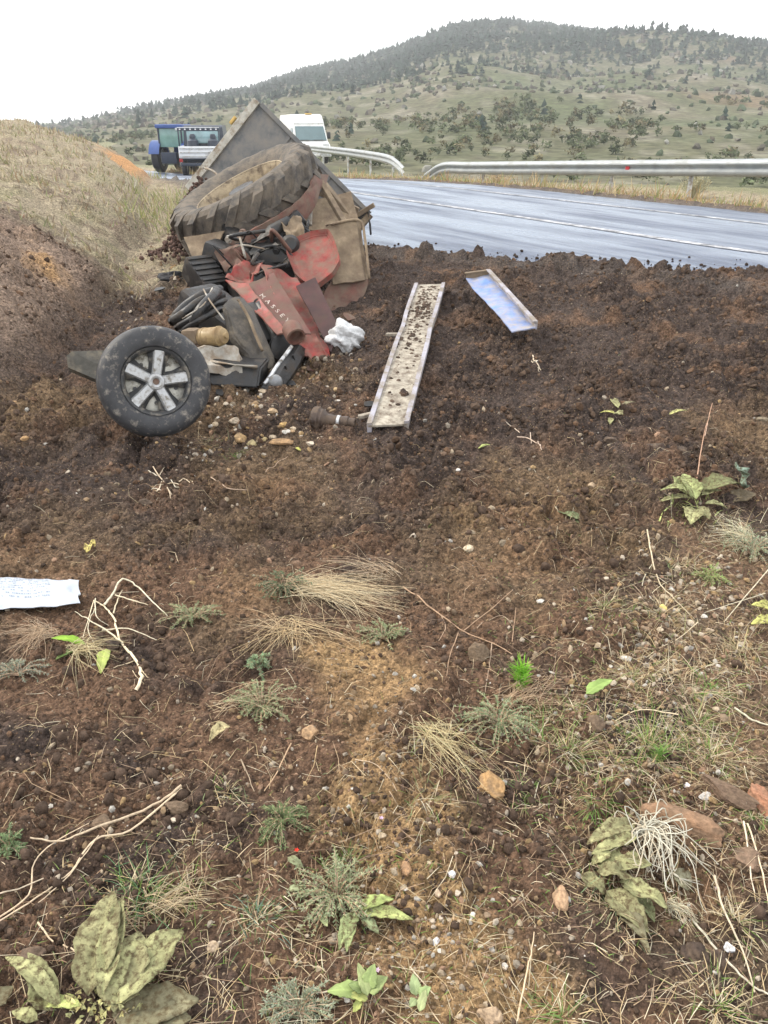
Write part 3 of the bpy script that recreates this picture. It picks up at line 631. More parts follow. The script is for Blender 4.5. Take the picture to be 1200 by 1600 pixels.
# lower mudguard: pressed red panel, mud-caked outer shell, curved lip
rp = [at(446, 392, 6.95), at(458, 369, 7.05), at(486, 360, 7.1), at(513, 357, 7.1), at(522, 372, 7.0), at(531, 402, 6.8), at(519, 425, 6.7), at(492, 449, 6.62), at(474, 441, 6.68), at(461, 428, 6.75)]
c_ = sum(rp, V3())/len(rp); nrm = (rp[2]-rp[0]).cross(rp[6]-rp[0]).normalized(); rp = [p-nrm*(p-c_).dot(nrm) for p in rp]
bm = poly_bm(rp, .06, .03, 5, .03, .04); bm_obj('mudguard_panel', bm, M_red, T, True, 35)
bm = patch_bm(at(508, 352, 7.25), at(563, 342, 7.35), at(577, 438, 6.95), at(520, 445, 6.85), .012, 14, 16, .03, .015, 5, 8, lambda u, v: .035*(u > .9)); bm_obj('mudguard_shell', bm, M_tan, T, True, 50)
bm = bmesh.new(); add_tube(bm, smooth_path([at(509, 352, 7.22), at(560, 344, 7.3), at(570, 372, 7.2), at(577, 436, 6.93)], 5), .012, 8); bm_obj('shell_edge', bm, M_tan, T, True)
pl = []
rowsA = smooth_path([at(577, 437, 6.95), at(571, 458, 6.9), at(558, 478, 6.8), at(537, 495, 6.7), at(522, 503, 6.65)], 5); rowsB = smooth_path([at(520, 436, 6.9), at(512, 446, 6.85), at(506, 458, 6.8), at(502, 470, 6.7), at(500, 482, 6.65)], 5)
bm = bmesh.new(); gr = []
for a, b in zip(rowsA, rowsB): gr.append([bm.verts.new(a.lerp(b, k/8)+V3((0, .05*math.sin(k/8*math.pi), 0))) for k in range(9)])
for a, b in zip(gr, gr[1:]):
    for k in range(8): bm.faces.new((a[k], a[k+1], b[k+1], b[k]))
thicken(bm, .012); bm_obj('mudguard_lip', bm, M_rust, T, True, 40)
# bonnet: crumpled top, long ridged side with lettering
bm = patch_bm(at(408, 412, 6.45), at(462, 432, 6.5), at(520, 566, 5.62), at(468, 556, 5.55), .008, 18, 34, .06, .035, 8, 11); bm_obj('bonnet_top', bm, M_red, T, True, 50)
sp00, sp10, sp11, sp01 = at(384, 447, 6.30), at(428, 428, 6.36), at(486, 522, 5.66), at(446, 523, 5.56)
bm = patch_bm(sp00, sp10, sp11, sp01, .008, 14, 26, .012, .008, 7, 14); side = bm_obj('bonnet_side', bm, M_redd, T, True, 50)
bm = patch_bm(at(352, 438, 6.34), at(388, 446, 6.24), at(450, 520, 5.50), at(434, 525, 5.50), .010, 10, 26, .014, .012, 8, 17); bm_obj('bonnet_band', bm, M_red, T, True, 50)
bm = patch_bm(at(456, 530, 5.50), at(492, 520, 5.55), at(514, 560, 5.42), at(502, 580, 5.36), .008, 10, 14, .015, .02, 9, 19); bm_obj('bonnet_nose', bm, M_red, T, True, 50)
bm = patch_bm(at(353, 438, 6.42), at(374, 408, 6.62), at(410, 410, 6.55), at(390, 448, 6.32), .008, 14, 14, .05, .06, 9, 23); bm_obj('bonnet_rear', bm, M_red, T, True, 60)
bm = bmesh.new(); add_bar(bm, at(372, 425, 7.1), at(455, 545, 5.7), .26, .22, .03); bm_obj('chassis', bm, M_black, T, True, 40)
bm = patch_bm(at(463, 449, 6.25), at(493, 436, 6.32), at(531, 516, 5.85), at(518, 552, 5.70), .016, 6, 16, 0, .006, 5, 25); bm_obj('side_panel', bm, mat('charred_red', (.045, .014, .013), .5, var=.4, vscale=9, dirt=(.07, .045, .036), dirt_amt=.3, dscale=8), T, True, 40)
# lettering on the bonnet side
cu = bpy.data.curves.new('lettering', 'FONT'); cu.body = 'MASSEY'; cu.size = 1.0; cu.space_character = 1.9; cu.extrude = .02
to = bpy.data.objects.new('tmp', cu); COL.objects.link(to); dg = bpy.context.evaluated_depsgraph_get(); dg.update()
tm = bpy.data.meshes.new_from_object(to.evaluated_get(dg)); bpy.data.objects.remove(to); tm.materials.clear()
xs = np.array([v.co.x for v in tm.vertices]); wdt = xs.max()
A_, B_ = at(406, 465, 6.06), at(450, 508, 5.72); ex = (B_-A_).normalized(); nn = (sp10-sp00).cross(sp01-sp00).normalized()
if nn.dot(V3((0, 0, CAM_H))-A_) < 0: nn = -nn
nn = (nn-ex*nn.dot(ex)).normalized(); ey = nn.cross(ex); sc = (B_-A_).length/wdt
for v in tm.vertices: q = v.co.copy(); v.co = A_+ex*(q.x*sc)+ey*(q.y*.045)+nn*(q.z*.05+.022)
lo = link('lettering', tm, M_whitep, None); lo.parent = side; lo['label'] = 'white capital letters on the bonnet side'
# exhaust stub
ed = (at(466, 530, 5.55)-at(450, 508, 5.75)).normalized(); bm = bmesh.new(); add_lathe(bm, [(0, -.09), (.05, -.085), (.068, -.05), (.07, .02), (.066, .05), (.052, .052), (.05, 0), (0, -.01)], at(459, 520, 5.40), V3((.35, -.75, -.35)), 24)
bm_obj('exhaust_stub', bm, M_rust, T, True, 40)
# engine: hoses, cowl, air filter, cracked casting, sump tray
bm = bmesh.new(); add_box(bm, at(345, 505, 5.95), frame((.7, -.5, -.4)), (.36, .30, .62), .05); add_box(bm, at(405, 520, 5.85), frame((.7, -.6, -.5)), (.30, .26, .42), .04)
add_lathe(bm, [(0, 0), (.10, 0), (.10, .05), (.06, .06), (0, .06)], at(440, 545, 5.55), (.5, -.8, .3), 20); bm_obj('engine_block', bm, M_black, T, True, 40)
hs = [[(268, 503, 5.55), (290, 488, 5.5), (315, 470, 5.6), (348, 460, 5.75)], [(276, 512, 5.5), (300, 498, 5.42), (330, 478, 5.5), (352, 470, 5.65)], [(283, 519, 5.45), (312, 500, 5.35), (338, 487, 5.45), (350, 482, 5.6)],
      [(270, 498, 5.6), (292, 476, 5.7), (318, 460, 5.75), (345, 452, 5.9)], [(300, 515, 5.4), (312, 486, 5.38), (330, 466, 5.5), (340, 456, 5.65)], [(402, 472, 6.0), (415, 495, 5.85), (428, 520, 5.65), (432, 548, 5.5)], [(410, 480, 6.0), (430, 505, 5.85), (440, 530, 5.6)]]
for h in hs:
    bm = bmesh.new(); add_tube(bm, smooth_path([at(*q) for q in h], 6), random.uniform(.018, .036), 10); bm_obj('hose', bm, M_black, T, True)
for h in ([(285, 498, 5.35), (318, 476, 5.38), (332, 450, 5.6)], [(318, 452, 5.7), (328, 470, 5.4), (350, 500, 5.3)]):
    bm = bmesh.new(); add_tube(bm, smooth_path([at(*q) for q in h], 6), .006, 6); bm_obj('cable', bm, M_lgrey, T, True)
cw = [at(346, 478, 5.42), at(362, 463, 5.55), at(378, 462, 5.62), at(396, 484, 5.55), at(413, 522, 5.42), at(431, 562, 5.30), at(427, 577, 5.22), at(405, 579, 5.16), at(382, 560, 5.18), at(358, 532, 5.25)]
bm = bmesh.new(); ctr0 = sum(cw, V3())/len(cw); back = [ctr0+(p-ctr0)*.8+V3((-.04, .22, -.06)) for p in cw]; ctr = sum(cw, V3())/len(cw); mid = [ctr+(p-ctr)*.62+V3((-.02, -.045, .035)) for p in cw]
a = [bm.verts.new(p) for p in cw]; b = [bm.verts.new(p) for p in back]; c = [bm.verts.new(p) for p in mid]; q = len(cw)
for k in range(q):
    bm.faces.new((a[k], a[(k+1) % q], b[(k+1) % q], b[k])); bm.faces.new((a[k], a[(k+1) % q], c[(k+1) % q], c[k]))
bm.faces.new(c); bm.faces.new(b)
bmesh.ops.recalc_face_normals(bm, faces=bm.faces); bmesh.ops.bevel(bm, geom=bm.edges[:], offset=.012, segments=2, affect='EDGES')
bm_obj('front_cowl', bm, M_olive, T, True, 40)
bm = bmesh.new(); add_tube(bm, smooth_path([at(372, 468, 5.46), at(388, 495, 5.40), at(398, 520, 5.30), at(410, 548, 5.22)], 5), .011, 7); bm_obj('cowl_seam', bm, M_tan, T, True)
fd = (at(352, 524, 5.12)-at(318, 532, 5.2)).normalized(); bm = bmesh.new(); add_lathe(bm, [(0, -.12), (.052, -.118), (.062, -.105), (.062, -.09), (.066, -.088), (.066, -.075), (.062, -.073), (.063, .03), (.067, .032), (.067, .045), (.060, .048), (.050, .075), (.02, .085), (.018, .10), (0, .10)], at(336, 526, 5.15), V3((.75, -.35, .15)), 24)
bm_obj('air_filter', bm, M_filter, T, True, 50)
bm = bmesh.new(); add_box(bm, at(300, 525, 5.2), frame((.8, -.3, .1)), (.10, .10, .12), .03); bm_obj('filter_neck', bm, M_tan, T, True, 40)
bm = patch_bm(at(300, 545, 5.0), at(372, 540, 5.15), at(378, 572, 5.0), at(318, 570, 4.9), .05, 14, 10, .05, .04, 9, 31); bm_obj('cracked_casting', bm, M_lgrey, T, True, 50)
bm = bmesh.new(); tr = [at(322, 562, 5.0), at(408, 574, 5.02), at(403, 607, 4.94), at(328, 602, 4.90)]; tb = [p+V3((.03, .30, .0)) for p in tr]
a = [bm.verts.new(p) for p in tr]; b = [bm.verts.new(p) for p in tb]
for k in range(4): bm.faces.new((a[k], a[(k+1) % 4], b[(k+1) % 4], b[k]))
bm.faces.new(a); bm.faces.new(b); bmesh.ops.recalc_face_normals(bm, faces=bm.faces); bmesh.ops.bevel(bm, geom=bm.edges[:], offset=.012, segments=2, affect='EDGES'); bm_obj('sump_tray', bm, M_black, T, True, 40)
bm = bmesh.new(); add_tube(bm, [at(328, 565, 4.98), at(402, 574, 4.99)], .014, 8); bm_obj('tray_rim', bm, M_lgrey, T, True)
# silver bumper with lamp
pA = smooth_path([at(466, 540, 5.45), at(455, 556, 5.36), at(440, 576, 5.22), at(424, 600, 5.06), at(414, 610, 5.02)], 5); bm = bmesh.new(); rws = []
for i, p in enumerate(pA):
    f = i/(len(pA)-1); w = .05+.035*math.sin(f*math.pi)
    rws.append([bm.verts.new(p+V3((-w*.75, .015, -w*.2))), bm.verts.new(p+V3((-w*.35, -.035, w*.35))), bm.verts.new(p+V3((w*.25, -.045, w*.25))), bm.verts.new(p+V3((w*.8, -.01, -w*.35))), bm.verts.new(p+V3((w*.8, .05, -w*.7)))])
for a, b in zip(rws, rws[1:]):
    for k in range(4): bm.faces.new((a[k], a[k+1], b[k+1], b[k]))
thicken(bm, .01); bumper = bm_obj('bumper', bm, M_black, T, True, 40)
bm = bmesh.new(); add_tube(bm, [p+V3((-.02, -.045, .035)) for p in pA[2:-3]], .014, 8); subp('silver_strip', bm, M_chrome, bumper, True)
bm = bmesh.new(); add_lathe(bm, [(0, .05), (.03, .045), (.048, .02), (.05, -.02), (.03, -.05), (0, -.05)], at(430, 597, 5.04), V3((.2, -.8, .4)), 20)
hl = subp('headlamp', bm, mat('lamp_glass', (.20, .21, .22), .12, var=.2, vscale=30, dirt=(.14, .12, .10), dirt_amt=.35, dscale=14), bumper, True, 50)
for f in (.3, .5, .68):
    p = pA[int(f*(len(pA)-1))]; bm = bmesh.new(); add_box(bm, p+V3((.035, -.045, .01)), frame(pA[3]-pA[-3]), (.012, .06, .012), .003); subp('grille_bar', bm, M_black, bumper)

# ---------------------------------------------------------------- the overturned trailer behind
TA, TB, TD = at(404, 159, 10.0), at(578, 334, 9.55), at(296, 297, 9.9)
TC = TB+TD-TA; TR = thing('overturned_trailer', (TC.x-.2, TC.y+.4, 0.0), 'dark grey steel tipping trailer tipped on its edge behind the tractor', 'trailer')
back = V3((-.205, 1.0, -.03))*2.6; tn = (TB-TA).cross(TD-TA).normalized()
if tn.y > 0: tn = -tn
def trib(u, v): return .0
bm = patch_bm(TA, TB, TC, TD, .012, 22, 16, .0, .012, 2.2, 41); bm_obj('end_panel', bm, M_grey, TR, True, 50)
e1 = (TB-TA).normalized(); e2 = (TD-TA).normalized()
for nm, p0, p1 in (('floor', TA, TB), ('side_board', TA, TD), ('side_board', TB, TC)):
    i = .012*(1 if nm == 'floor' else 1); p0, p1 = p0+back*.008, p1+back*.008
    bm = patch_bm(p0, p1, p1+back, p0+back, .012, 10, 14, 0, .008, 2, 44); bm_obj(nm, bm, M_grey, TR, True, 50)
def edge_bar(nm, p, q, w, h, m, sh=V3()): 
    bm = bmesh.new(); add_bar(bm, p+sh, q+sh, w, h, .006, up=tn); bm_obj(nm, bm, m, TR)
edge_bar('top_rim', TA+e1*.0, TD, .085, .07, mat('pale_rim', (.40, .38, .33), .6, var=.3, vscale=14, dirt=(.20, .15, .10), dirt_amt=.4, dscale=9), tn*.01-e1*.01)
edge_bar('side_rim', TA+e1*.05, TB, .05, .06, M_grey, tn*.012)
edge_bar('corner_post', TB-e1*.01, TB+(TC-TB)*.42, .07, .09, M_tan, tn*.012+e1*.02)
edge_bar('rib', TA+e1*.52+e2*.02, TA+e1*.52+e2*1.25, .035, .03, M_grey, tn*.012)
edge_bar('rib', TA+e1*1.15+e2*.02, TA+e1*1.15+e2*1.25, .035, .03, M_grey, tn*.012)
bm = bmesh.new(); add_bar(bm, TB+V3((-.16, -.03, -.02)), TB+V3((.05, -.05, .10)), .07, .05, .006); bm_obj('timber_stub', bm, M_tan, TR)
bm = bmesh.new(); add_tube(bm, [TB+V3((-.02, -.05, .02)), TB+V3((.0, -.06, -.1)), TB+V3((.01, -.06, -.22))], .012, 6); bm_obj('hanging_strap', bm, M_black, TR)
bm = patch_bm(at(470, 318, 9.0), at(548, 300, 9.2), at(562, 352, 8.9), at(478, 362, 8.8), .012, 10, 10, .03, .02, 5, 47); bm_obj('mud_caked_chassis', bm, M_tan, TR, True, 50)
for (a, b, w) in (((498, 282, 9.2), (556, 352, 9.0), .09), ((440, 270, 9.4), (560, 330, 9.3), .07)):
    bm = bmesh.new(); add_bar(bm, at(*a), at(*b), w, w, .01); bm_obj('drawbar', bm, M_tan, TR)
bm = bmesh.new(); add_box(bm, at(372, 196, 10.1)-e1*.08, (e2, -tn, e1), (.10, .04, .035), .008); bm_obj('hinge', bm, mat('yellow_paint', (.50, .33, .10), .6, var=.3, vscale=20), TR)
bm = bmesh.new(); add_box(bm, at(340, 246, 10.1)-e1*.07, (e2, -tn, e1), (.10, .04, .035), .008); bm_obj('hinge', bm, bpy.data.materials['yellow_paint'], TR)
# heap of soil spilled from the trailer, left of the tyre
def clod_heap(name, c, rad, n, sc, label, cat, col):
    P = np.array([[c.x+rng.normal()*rad*.5, c.y+rng.normal()*rad*.4, 0] for _ in range(n)]); hh = np.exp(-((P[:, 0]-c.x)**2+(P[:, 1]-c.y)**2)/(rad*rad*.5))
    P[:, 2] = bhg(c.x, c.y)+(c.z-bhg(c.x, c.y))*hh*rng.uniform(.2, 1, n)
    cc = np.array(col)*rng.uniform(.6, 1.5, (n, 1)); v, f = ICO_V, ICO_F
    return stuff(link(name, scatter(name, v, f, P, sc*rng.uniform(.5, 1.5, n), cc, .22), bpy.data.materials['soil_clods']), label, cat)
mat('soil_clods', rough=.95, col_attr=True, var=.4, vscale=60, bump=.008, bscale=110, spec=.2)
clod_heap('spilled_soil_heap', at(314, 276, 9.3), .50, 1600, .02, 'heap of dark soil and orange clods spilled left of the trailer', 'soil heap', (.10, .062, .05))
bm = bmesh.new(); add_tube(bm, smooth_path([at(318, 262, 9.2), at(334, 268, 9.1), at(346, 282, 9.0)], 5), .012, 6); bm_obj('loose_rod', bm, M_lgrey, TR, True)

# ---------------------------------------------------------------- the wheel with a five-spoke cap
W = thing('car_wheel', (-1.25, 4.5, 0.0), 'upright muddy car wheel with silver five-spoke hub cap in front of the wreck', 'wheel')
def subw(name, bm, m, part, smooth=True, angle=40):
    o = bm_obj(name, bm, m, None, smooth, angle); o.parent = part; return o
wc = at(241, 597, 4.24); wa = V3((.40, -.86, .30)).normalized(); wr, ww = .305, .20
up0 = V3((.06, .2, 1)); s_, u_, d_ = frame(wa, up0)
bm = bmesh.new()
prof = [(.185, .085), (.192, .098), (.215, .107), (.250, .108), (.278, .099), (.294, .080), (.302, .055)]
tp = prof+[(.303, .04), (.296, .036), (.303, .032), (.305, .012), (.298, .008), (.298, -.008), (.305, -.012), (.303, -.032), (.296, -.036), (.303, -.04)]+[(r, -h) for r, h in prof[::-1]]
add_lathe(bm, tp, wc, wa, 72, True, up0)
tyre = bm_obj('tyre', bm, M_ctyre, W, True, 40)
bm = bmesh.new(); add_lathe(bm, [(.188, .090), (.196, .094), (.198, .086), (.186, .080), (.176, .066), (.172, .02), (.170, -.05), (.185, -.09)], wc, wa, 64, False, up0)
M_dk = mat('dark_rim', (.035, .036, .038), .45, var=.3, vscale=20, dirt=(.20, .18, .15), dirt_amt=.35, dscale=16, dsharp=.07)
M_lt = mat('pale_disc', (.48, .47, .42), .6, var=.3, vscale=25, dirt=(.16, .14, .11), dirt_amt=.38, dscale=20, dsharp=.06)
M_sp = mat('silver_cap', (.44, .45, .46), .38, metal=.35, var=.25, vscale=30, dirt=(.17, .155, .13), dirt_amt=.36, dscale=30, dsharp=.09)
rim = bm_obj('rim', bm, M_dk, W, True, 40)
bm = bmesh.new(); add_lathe(bm, [(.172, .012), (.150, .022), (.11, .030), (.05, .030), (0, .03)], wc, wa, 48, False, up0); disc = bm_obj('steel_disc', bm, M_lt, W, True, 40)
for k in range(5):
    t = R(18)+k*2*math.pi/5+.6; r_ = s_*math.cos(t)+u_*math.sin(t); bm = bmesh.new(); add_lathe(bm, [(0, .0345), (.011, .0345), (.011, .02)], wc+r_*.115, wa, 14); subw('vent_hole', bm, M_dk, disc)
cap = None
bm = bmesh.new(); add_lathe(bm, [(.184, .074), (.190, .084), (.184, .091), (.174, .088), (.165, .076), (.160, .060)], wc, wa, 64, False, up0); cap = bm_obj('hub_cap', bm, M_dk, W, True, 40)
for k in range(5):
    t = R(98)+k*2*math.pi/5; r_ = s_*math.cos(t)+u_*math.sin(t); tt = -s_*math.sin(t)+u_*math.cos(t)
    bm = bmesh.new(); sec = []
    for rr, hw, h in ((.030, .027, .070), (.06, .025, .078), (.11, .027, .080), (.155, .030, .080), (.181, .033, .084)):
        sec.append([bm.verts.new(wc+r_*rr+tt*a*hw+d_*(h-dz)) for a, dz in ((-1.25, .036), (-1, .010), (-.78, 0), (.78, 0), (1, .010), (1.25, .036))])
    for a, b in zip(sec, sec[1:]):
        for i in range(5): bm.faces.new((a[i], a[i+1], b[i+1], b[i]))
        bm.faces.new((a[5], a[0], b[0], b[5]))
    bm.faces.new(sec[0]); bm.faces.new(sec[-1]); sp = subw('spoke', bm, M_sp, cap, True, 30)
    # dark sloping webs either side of the spoke
    for sg in (-1, 1):
        bm = bmesh.new(); q = []
        for rr, a0, a1, h in ((.045, .028, .044, .062), (.10, .029, .046, .066), (.165, .034, .066, .070)):
            q.append([bm.verts.new(wc+r_*rr+tt*sg*a0+d_*h), bm.verts.new(wc+r_*rr+tt*sg*a1+d_*(h-.022)), bm.verts.new(wc+r_*rr+tt*sg*a1*.95+d_*(h-.035)), bm.verts.new(wc+r_*rr+tt*sg*a0*.9+d_*(h-.02))])
        for a, b in zip(q, q[1:]):
            for i in range(4): bm.faces.new((a[i], a[(i+1) % 4], b[(i+1) % 4], b[i]))
        bm.faces.new(q[0]); bm.faces.new(q[-1]); subw('spoke_web', bm, M_dk, cap, True, 30)
bm = bmesh.new(); add_lathe(bm, [(0, .070), (.018, .070), (.020, .084), (.030, .090), (.042, .086), (.046, .074), (.044, .05)], wc, wa, 32, False, up0); subw('hub_centre', bm, M_sp, cap)
bm = bmesh.new(); add_lathe(bm, [(0, .0735), (.017, .0735)], wc, wa, 20, False, up0); subw('hub_bore', bm, M_rust, cap)

# ---------------------------------------------------------------- loose wreckage
def seat(p, d=0.0): return V3((p.x, p.y, hgt(p.x, p.y)+d))
PLm = mat('charred_board', (.055, .052, .044), .8, var=.35, vscale=15, bump=.004, bscale=60, dirt=(.14, .12, .09), dirt_amt=.35, dscale=9)
pp = [at(104, 556, 5.0), at(112, 549, 5.02), at(175, 547, 5.1), at(185, 585, 4.95), at(160, 597, 4.9), at(106, 574, 4.95)]
o = bm_obj('metal_plate', poly_bm(pp, .05, 0), PLm, None); tag(o, 'dark scorched plate sticking out left of the car wheel', 'plate')
# long side board of the trailer lying on the soil
Bd = thing('side_board', gpt(632, 560), 'long dirt-covered steel board with upturned edges lying on the dark soil', 'board')
def on(px, py, dz=0): p = gpt(px, py); return V3((p.x, p.y, bhg(p.x, p.y)+dz))
def zat(px, py, z):
    r = ray(px, py); t = (z-CAM_H)/r.z; return V3((r.x*t, r.y*t, z))
L0, R0, R1, L1 = zat(575, 668, .10), zat(637, 664, .10), zat(694, 446, .43), zat(649, 447, .43)
M_board = mat('dusty_board', (.36, .325, .265), .85, var=.3, vscale=20, bump=.004, bscale=80, dirt=(.13, .10, .075), dirt_amt=.40, dscale=22, dsharp=.12, detail=9)
M_edge = mat('lilac_edge', (.34, .33, .38), .5, var=.25, vscale=20, dirt=(.22, .19, .16), dirt_amt=.5, dscale=10)
bmesh_p = patch_bm(L0, R0, R1, L1, .012, 14, 70, 0, .005, 3.0, 61, lambda u, v: .010*math.sin(v*3)); bm_obj('sheet', bmesh_p, M_board, Bd, True, 50)
for a, b, w in ((L0, L1, .026), (R0, R1, .024)):
    bm = bmesh.new(); rows = []; sd = (R0-L0).normalized()*(1 if a is L0 else -1)
    for i in range(41):
        p = a.lerp(b, i/40)+V3((0, 0, .010*math.sin(i/40*3))); k = sd*(.010*math.exp(-((i-24)/3.0)**2))
        rows.append([bm.verts.new(p+k-sd*.004+V3((0, 0, -.03))), bm.verts.new(p+k-sd*.008+V3((0, 0, w))), bm.verts.new(p+k+sd*.022+V3((0, 0, w))), bm.verts.new(p+k+sd*.020+V3((0, 0, -.03)))])
    for q, r_ in zip(rows, rows[1:]):
        for k in range(4): bm.faces.new((q[k], q[(k+1) % 4], r_[(k+1) % 4], r_[k]))
    bm.faces.new(rows[0]); bm.faces.new(rows[-1]); bm_obj('upturned_edge', bm, M_edge, Bd, True, 40)
for q in ((604, 516, 622, 516), (560, 644, 590, 637)):
    a, b = zat(q[0], q[1], .30 if q[1] < 600 else .13), zat(q[2], q[3], .31 if q[1] < 600 else .15); bm = bmesh.new(); add_bar(bm, a-V3((0, 0, .03)), b+(b-a)*.4-V3((0, 0, .03)), .035, .02, .004); bm_obj('cross_batten', bm, M_board, Bd)
# blue sheet metal panel
Bp = thing('blue_metal_sheet', gpt(780, 475), 'bent blue sheet of metal with a raised rim lying near the road', 'metal sheet')
b0, b1, b2, b3 = zat(728, 436, .50), zat(764, 431, .52), zat(838, 514, .37), zat(800, 520, .36)
M_blue = mat('chipped_blue', (.12, .22, .50), .5, var=.3, vscale=12, bump=.002, bscale=60, dirt=(.36, .32, .28), dirt_amt=.46, dscale=9, dsharp=.16)
bm = patch_bm(b0, b1, b2, b3, .008, 14, 26, -.01, .012, 5, 71, lambda u, v: .012*math.sin(v*6)*(1-u)); bm_obj('sheet', bm, M_blue, Bp, True, 50)
for a, b, h in ((b1, b2, .055), (b0, b1, .05)):
    bm = bmesh.new(); add_bar(bm, a+V3((0, 0, h*.4)), b+V3((0, 0, h*.4)), .012, h, .002); add_bar(bm, a+V3((-.01, 0, h*.9)), b+V3((-.01, 0, h*.9)), .035, .010, .002); bm_obj('rim', bm, M_edge if a is b1 else M_tan, Bp)
# hub shaft
pA, pB = gpt(497, 668), gpt(563, 676); pA.z += .055; pB.z += .04; pB.y += .04; ad = (pB-pA).normalized()
H = thing('hub_shaft', (pA.x, pA.y, hgt(pA.x, pA.y)), 'rusty steel hub with a short shaft lying on the soil left of the long board', 'machine part')
bm = bmesh.new(); add_lathe(bm, [(0, -.035), (.05, -.035), (.062, -.028), (.070, -.02), (.070, .012), (.060, .02), (.060, .034), (.048, .044), (.034, .062)], pA, ad, 32); bm_obj('hub', bm, M_tool, H, True, 35)
bm = bmesh.new(); add_lathe(bm, [(.036, .055), (.033, .09), (.030, .15), (.033, .152), (.033, .185), (.027, .187), (.027, .225), (.018, .228), (.016, .20), (0, .20)], pA, ad, 28); bm_obj('shaft', bm, M_tool, H, True, 35)
bm = bmesh.new(); add_lathe(bm, [(.0305, .118), (.0345, .12), (.0345, .136), (.0305, .138)], pA, ad, 28); bm_obj('collar', bm, M_chrome, H, True, 35)
# white plastic bag by the bonnet
def crumple(name, c, sx, sy, sz, m, seed, sub_=5, amp=.35):
    v, f = ico(sub_); v = v.copy(); out = []
    for p in v:
        q = V3(p); r_ = 1+amp*n3(q*1.6, seed)+amp*.5*(.3-abs(n3(q*2.6, seed+2)))+amp*.35*(.3-abs(n3(q*5.3, seed+5)))+amp*.18*(.3-abs(n3(q*11, seed+7))); out.append((c.x+q.x*r_*sx, c.y+q.y*r_*sy, c.z+max(q.z*r_, -.75)*sz))
    return link(name, mesh_np(name, out, [f]), m)
M_bag = mat('white_plastic', (.66, .67, .68), .35, var=.06, vscale=10, bump=.02, bscale=26, spec=.5)
bc_ = gpt(541, 550); o = crumple('plastic_bag', bc_+V3((0, .04, .09)), .125, .10, .125, M_bag, 5); tag(o, 'crumpled white plastic bag beside the red bonnet', 'plastic bag')
# black rag on the bank
o = crumple('black_rag', gpt(268, 441)+V3((0, 0, .03)), .13, .10, .07, mat('black_cloth', (.02, .02, .024), .7, var=.3, vscale=20, bump=.01, bscale=30), 8); tag(o, 'crumpled black rag in the ditch left of the tractor', 'rag')
# printed white sack in the left foreground
def sack():
    P0 = gpt(-60, 945); P0 = [gpt(-90, 968, .03), gpt(128, 956, .035), gpt(126, 921, .04), gpt(-90, 916, .05)]
    bm = patch_bm(P0[0], P0[1], P0[2], P0[3], .004, 46, 14, .012, .007, 14, 81, lambda u, v: .012*math.sin(v*math.pi)*(1+.3*math.sin(u*17))+(.012*math.sin(v*9) if u > .93 else 0))
    for v in bm.verts:
        e = (v.co-P0[1]).dot((P0[1]-P0[0]).normalized())
        if e > -.05: v.co += (P0[1]-P0[0]).normalized()*(.005*math.sin(v.co.y*70)*(e+.05)/.05)
    m = mat('white_sack', (.44, .48, .54), .45, var=.05, vscale=12, bump=.004, bscale=30)
    o = bm_obj('white_sack', bm, m, None, True, 60); tag(o, 'flattened white plastic sack with faint grey print at the left edge', 'sack')
    pm = mat('sack_print', (.26, .30, .36), .6, var=.3, vscale=80); eu = (P0[1]-P0[0]); ev = (P0[3]-P0[0]); bmp = bmesh.new()
    r2 = random.Random(4)
    me = o.data; ok, hit = True, None
    from mathutils.bvhtree import BVHTree
    bt = BVHTree.FromPolygons([v.co for v in me.vertices], [p.vertices[:] for p in me.polygons])
    for row in range(9):
        u = .30+.02*r2.random(); v = .20+row*.072
        while u < .80:
            w = r2.uniform(.004, .018)
            if r2.random() < .72:
                q = []
                for (a, b) in ((u, v), (u+w, v), (u+w, v+.028), (u, v+.028)):
                    p = P0[0]+eu*a+ev*b; h = bt.ray_cast(p+V3((0, 0, .3)), V3((0, 0, -1))); q.append(bmp.verts.new((h[0] if h[0] else p)+V3((0, 0, .0012))))
                bmp.faces.new(q)
            u += w+.006
    bm_obj('print', bmp, pm, o)
sack()

# ---------------------------------------------------------------- small debris round the wreck
for px, py, w, m, lab in ((452, 604, .05, M_black, 'black shard lying right of the silver bumper'), (300, 470, .06, M_lgrey, 'pale metal shard above the bundle of hoses'), (486, 582, .05, M_redd, 'red paint flake at the tip of the bonnet'), (250, 455, .05, M_black, 'small black scrap beside the rag'), (345, 618, .05, M_black, 'black plastic piece under the sump tray'), (545, 500, .06, M_rust, 'rusty bracket at the foot of the mudguard'), (575, 640, .05, M_black, 'short dark pipe end beside the long board')):
    p = gpt(px, py); rs = random.Random(px); q = []
    for k in range(5): a = k*1.257+rs.uniform(-.4, .4); q.append(p+V3((w*rs.uniform(.5, 1.3)*math.cos(a), w*rs.uniform(.5, 1.3)*math.sin(a), .015+.03*rs.random())))
    c = sum(q, V3())/5; n_ = V3((rs.uniform(-.4, .4), rs.uniform(-.6, -.2), 1)).normalized(); q = [v-n_*(v-c).dot(n_) for v in q]
    tag(bm_obj('metal_shard', poly_bm(q, .008, .006, 2), m), lab, 'shard', 'bits of wreckage round the tractor')
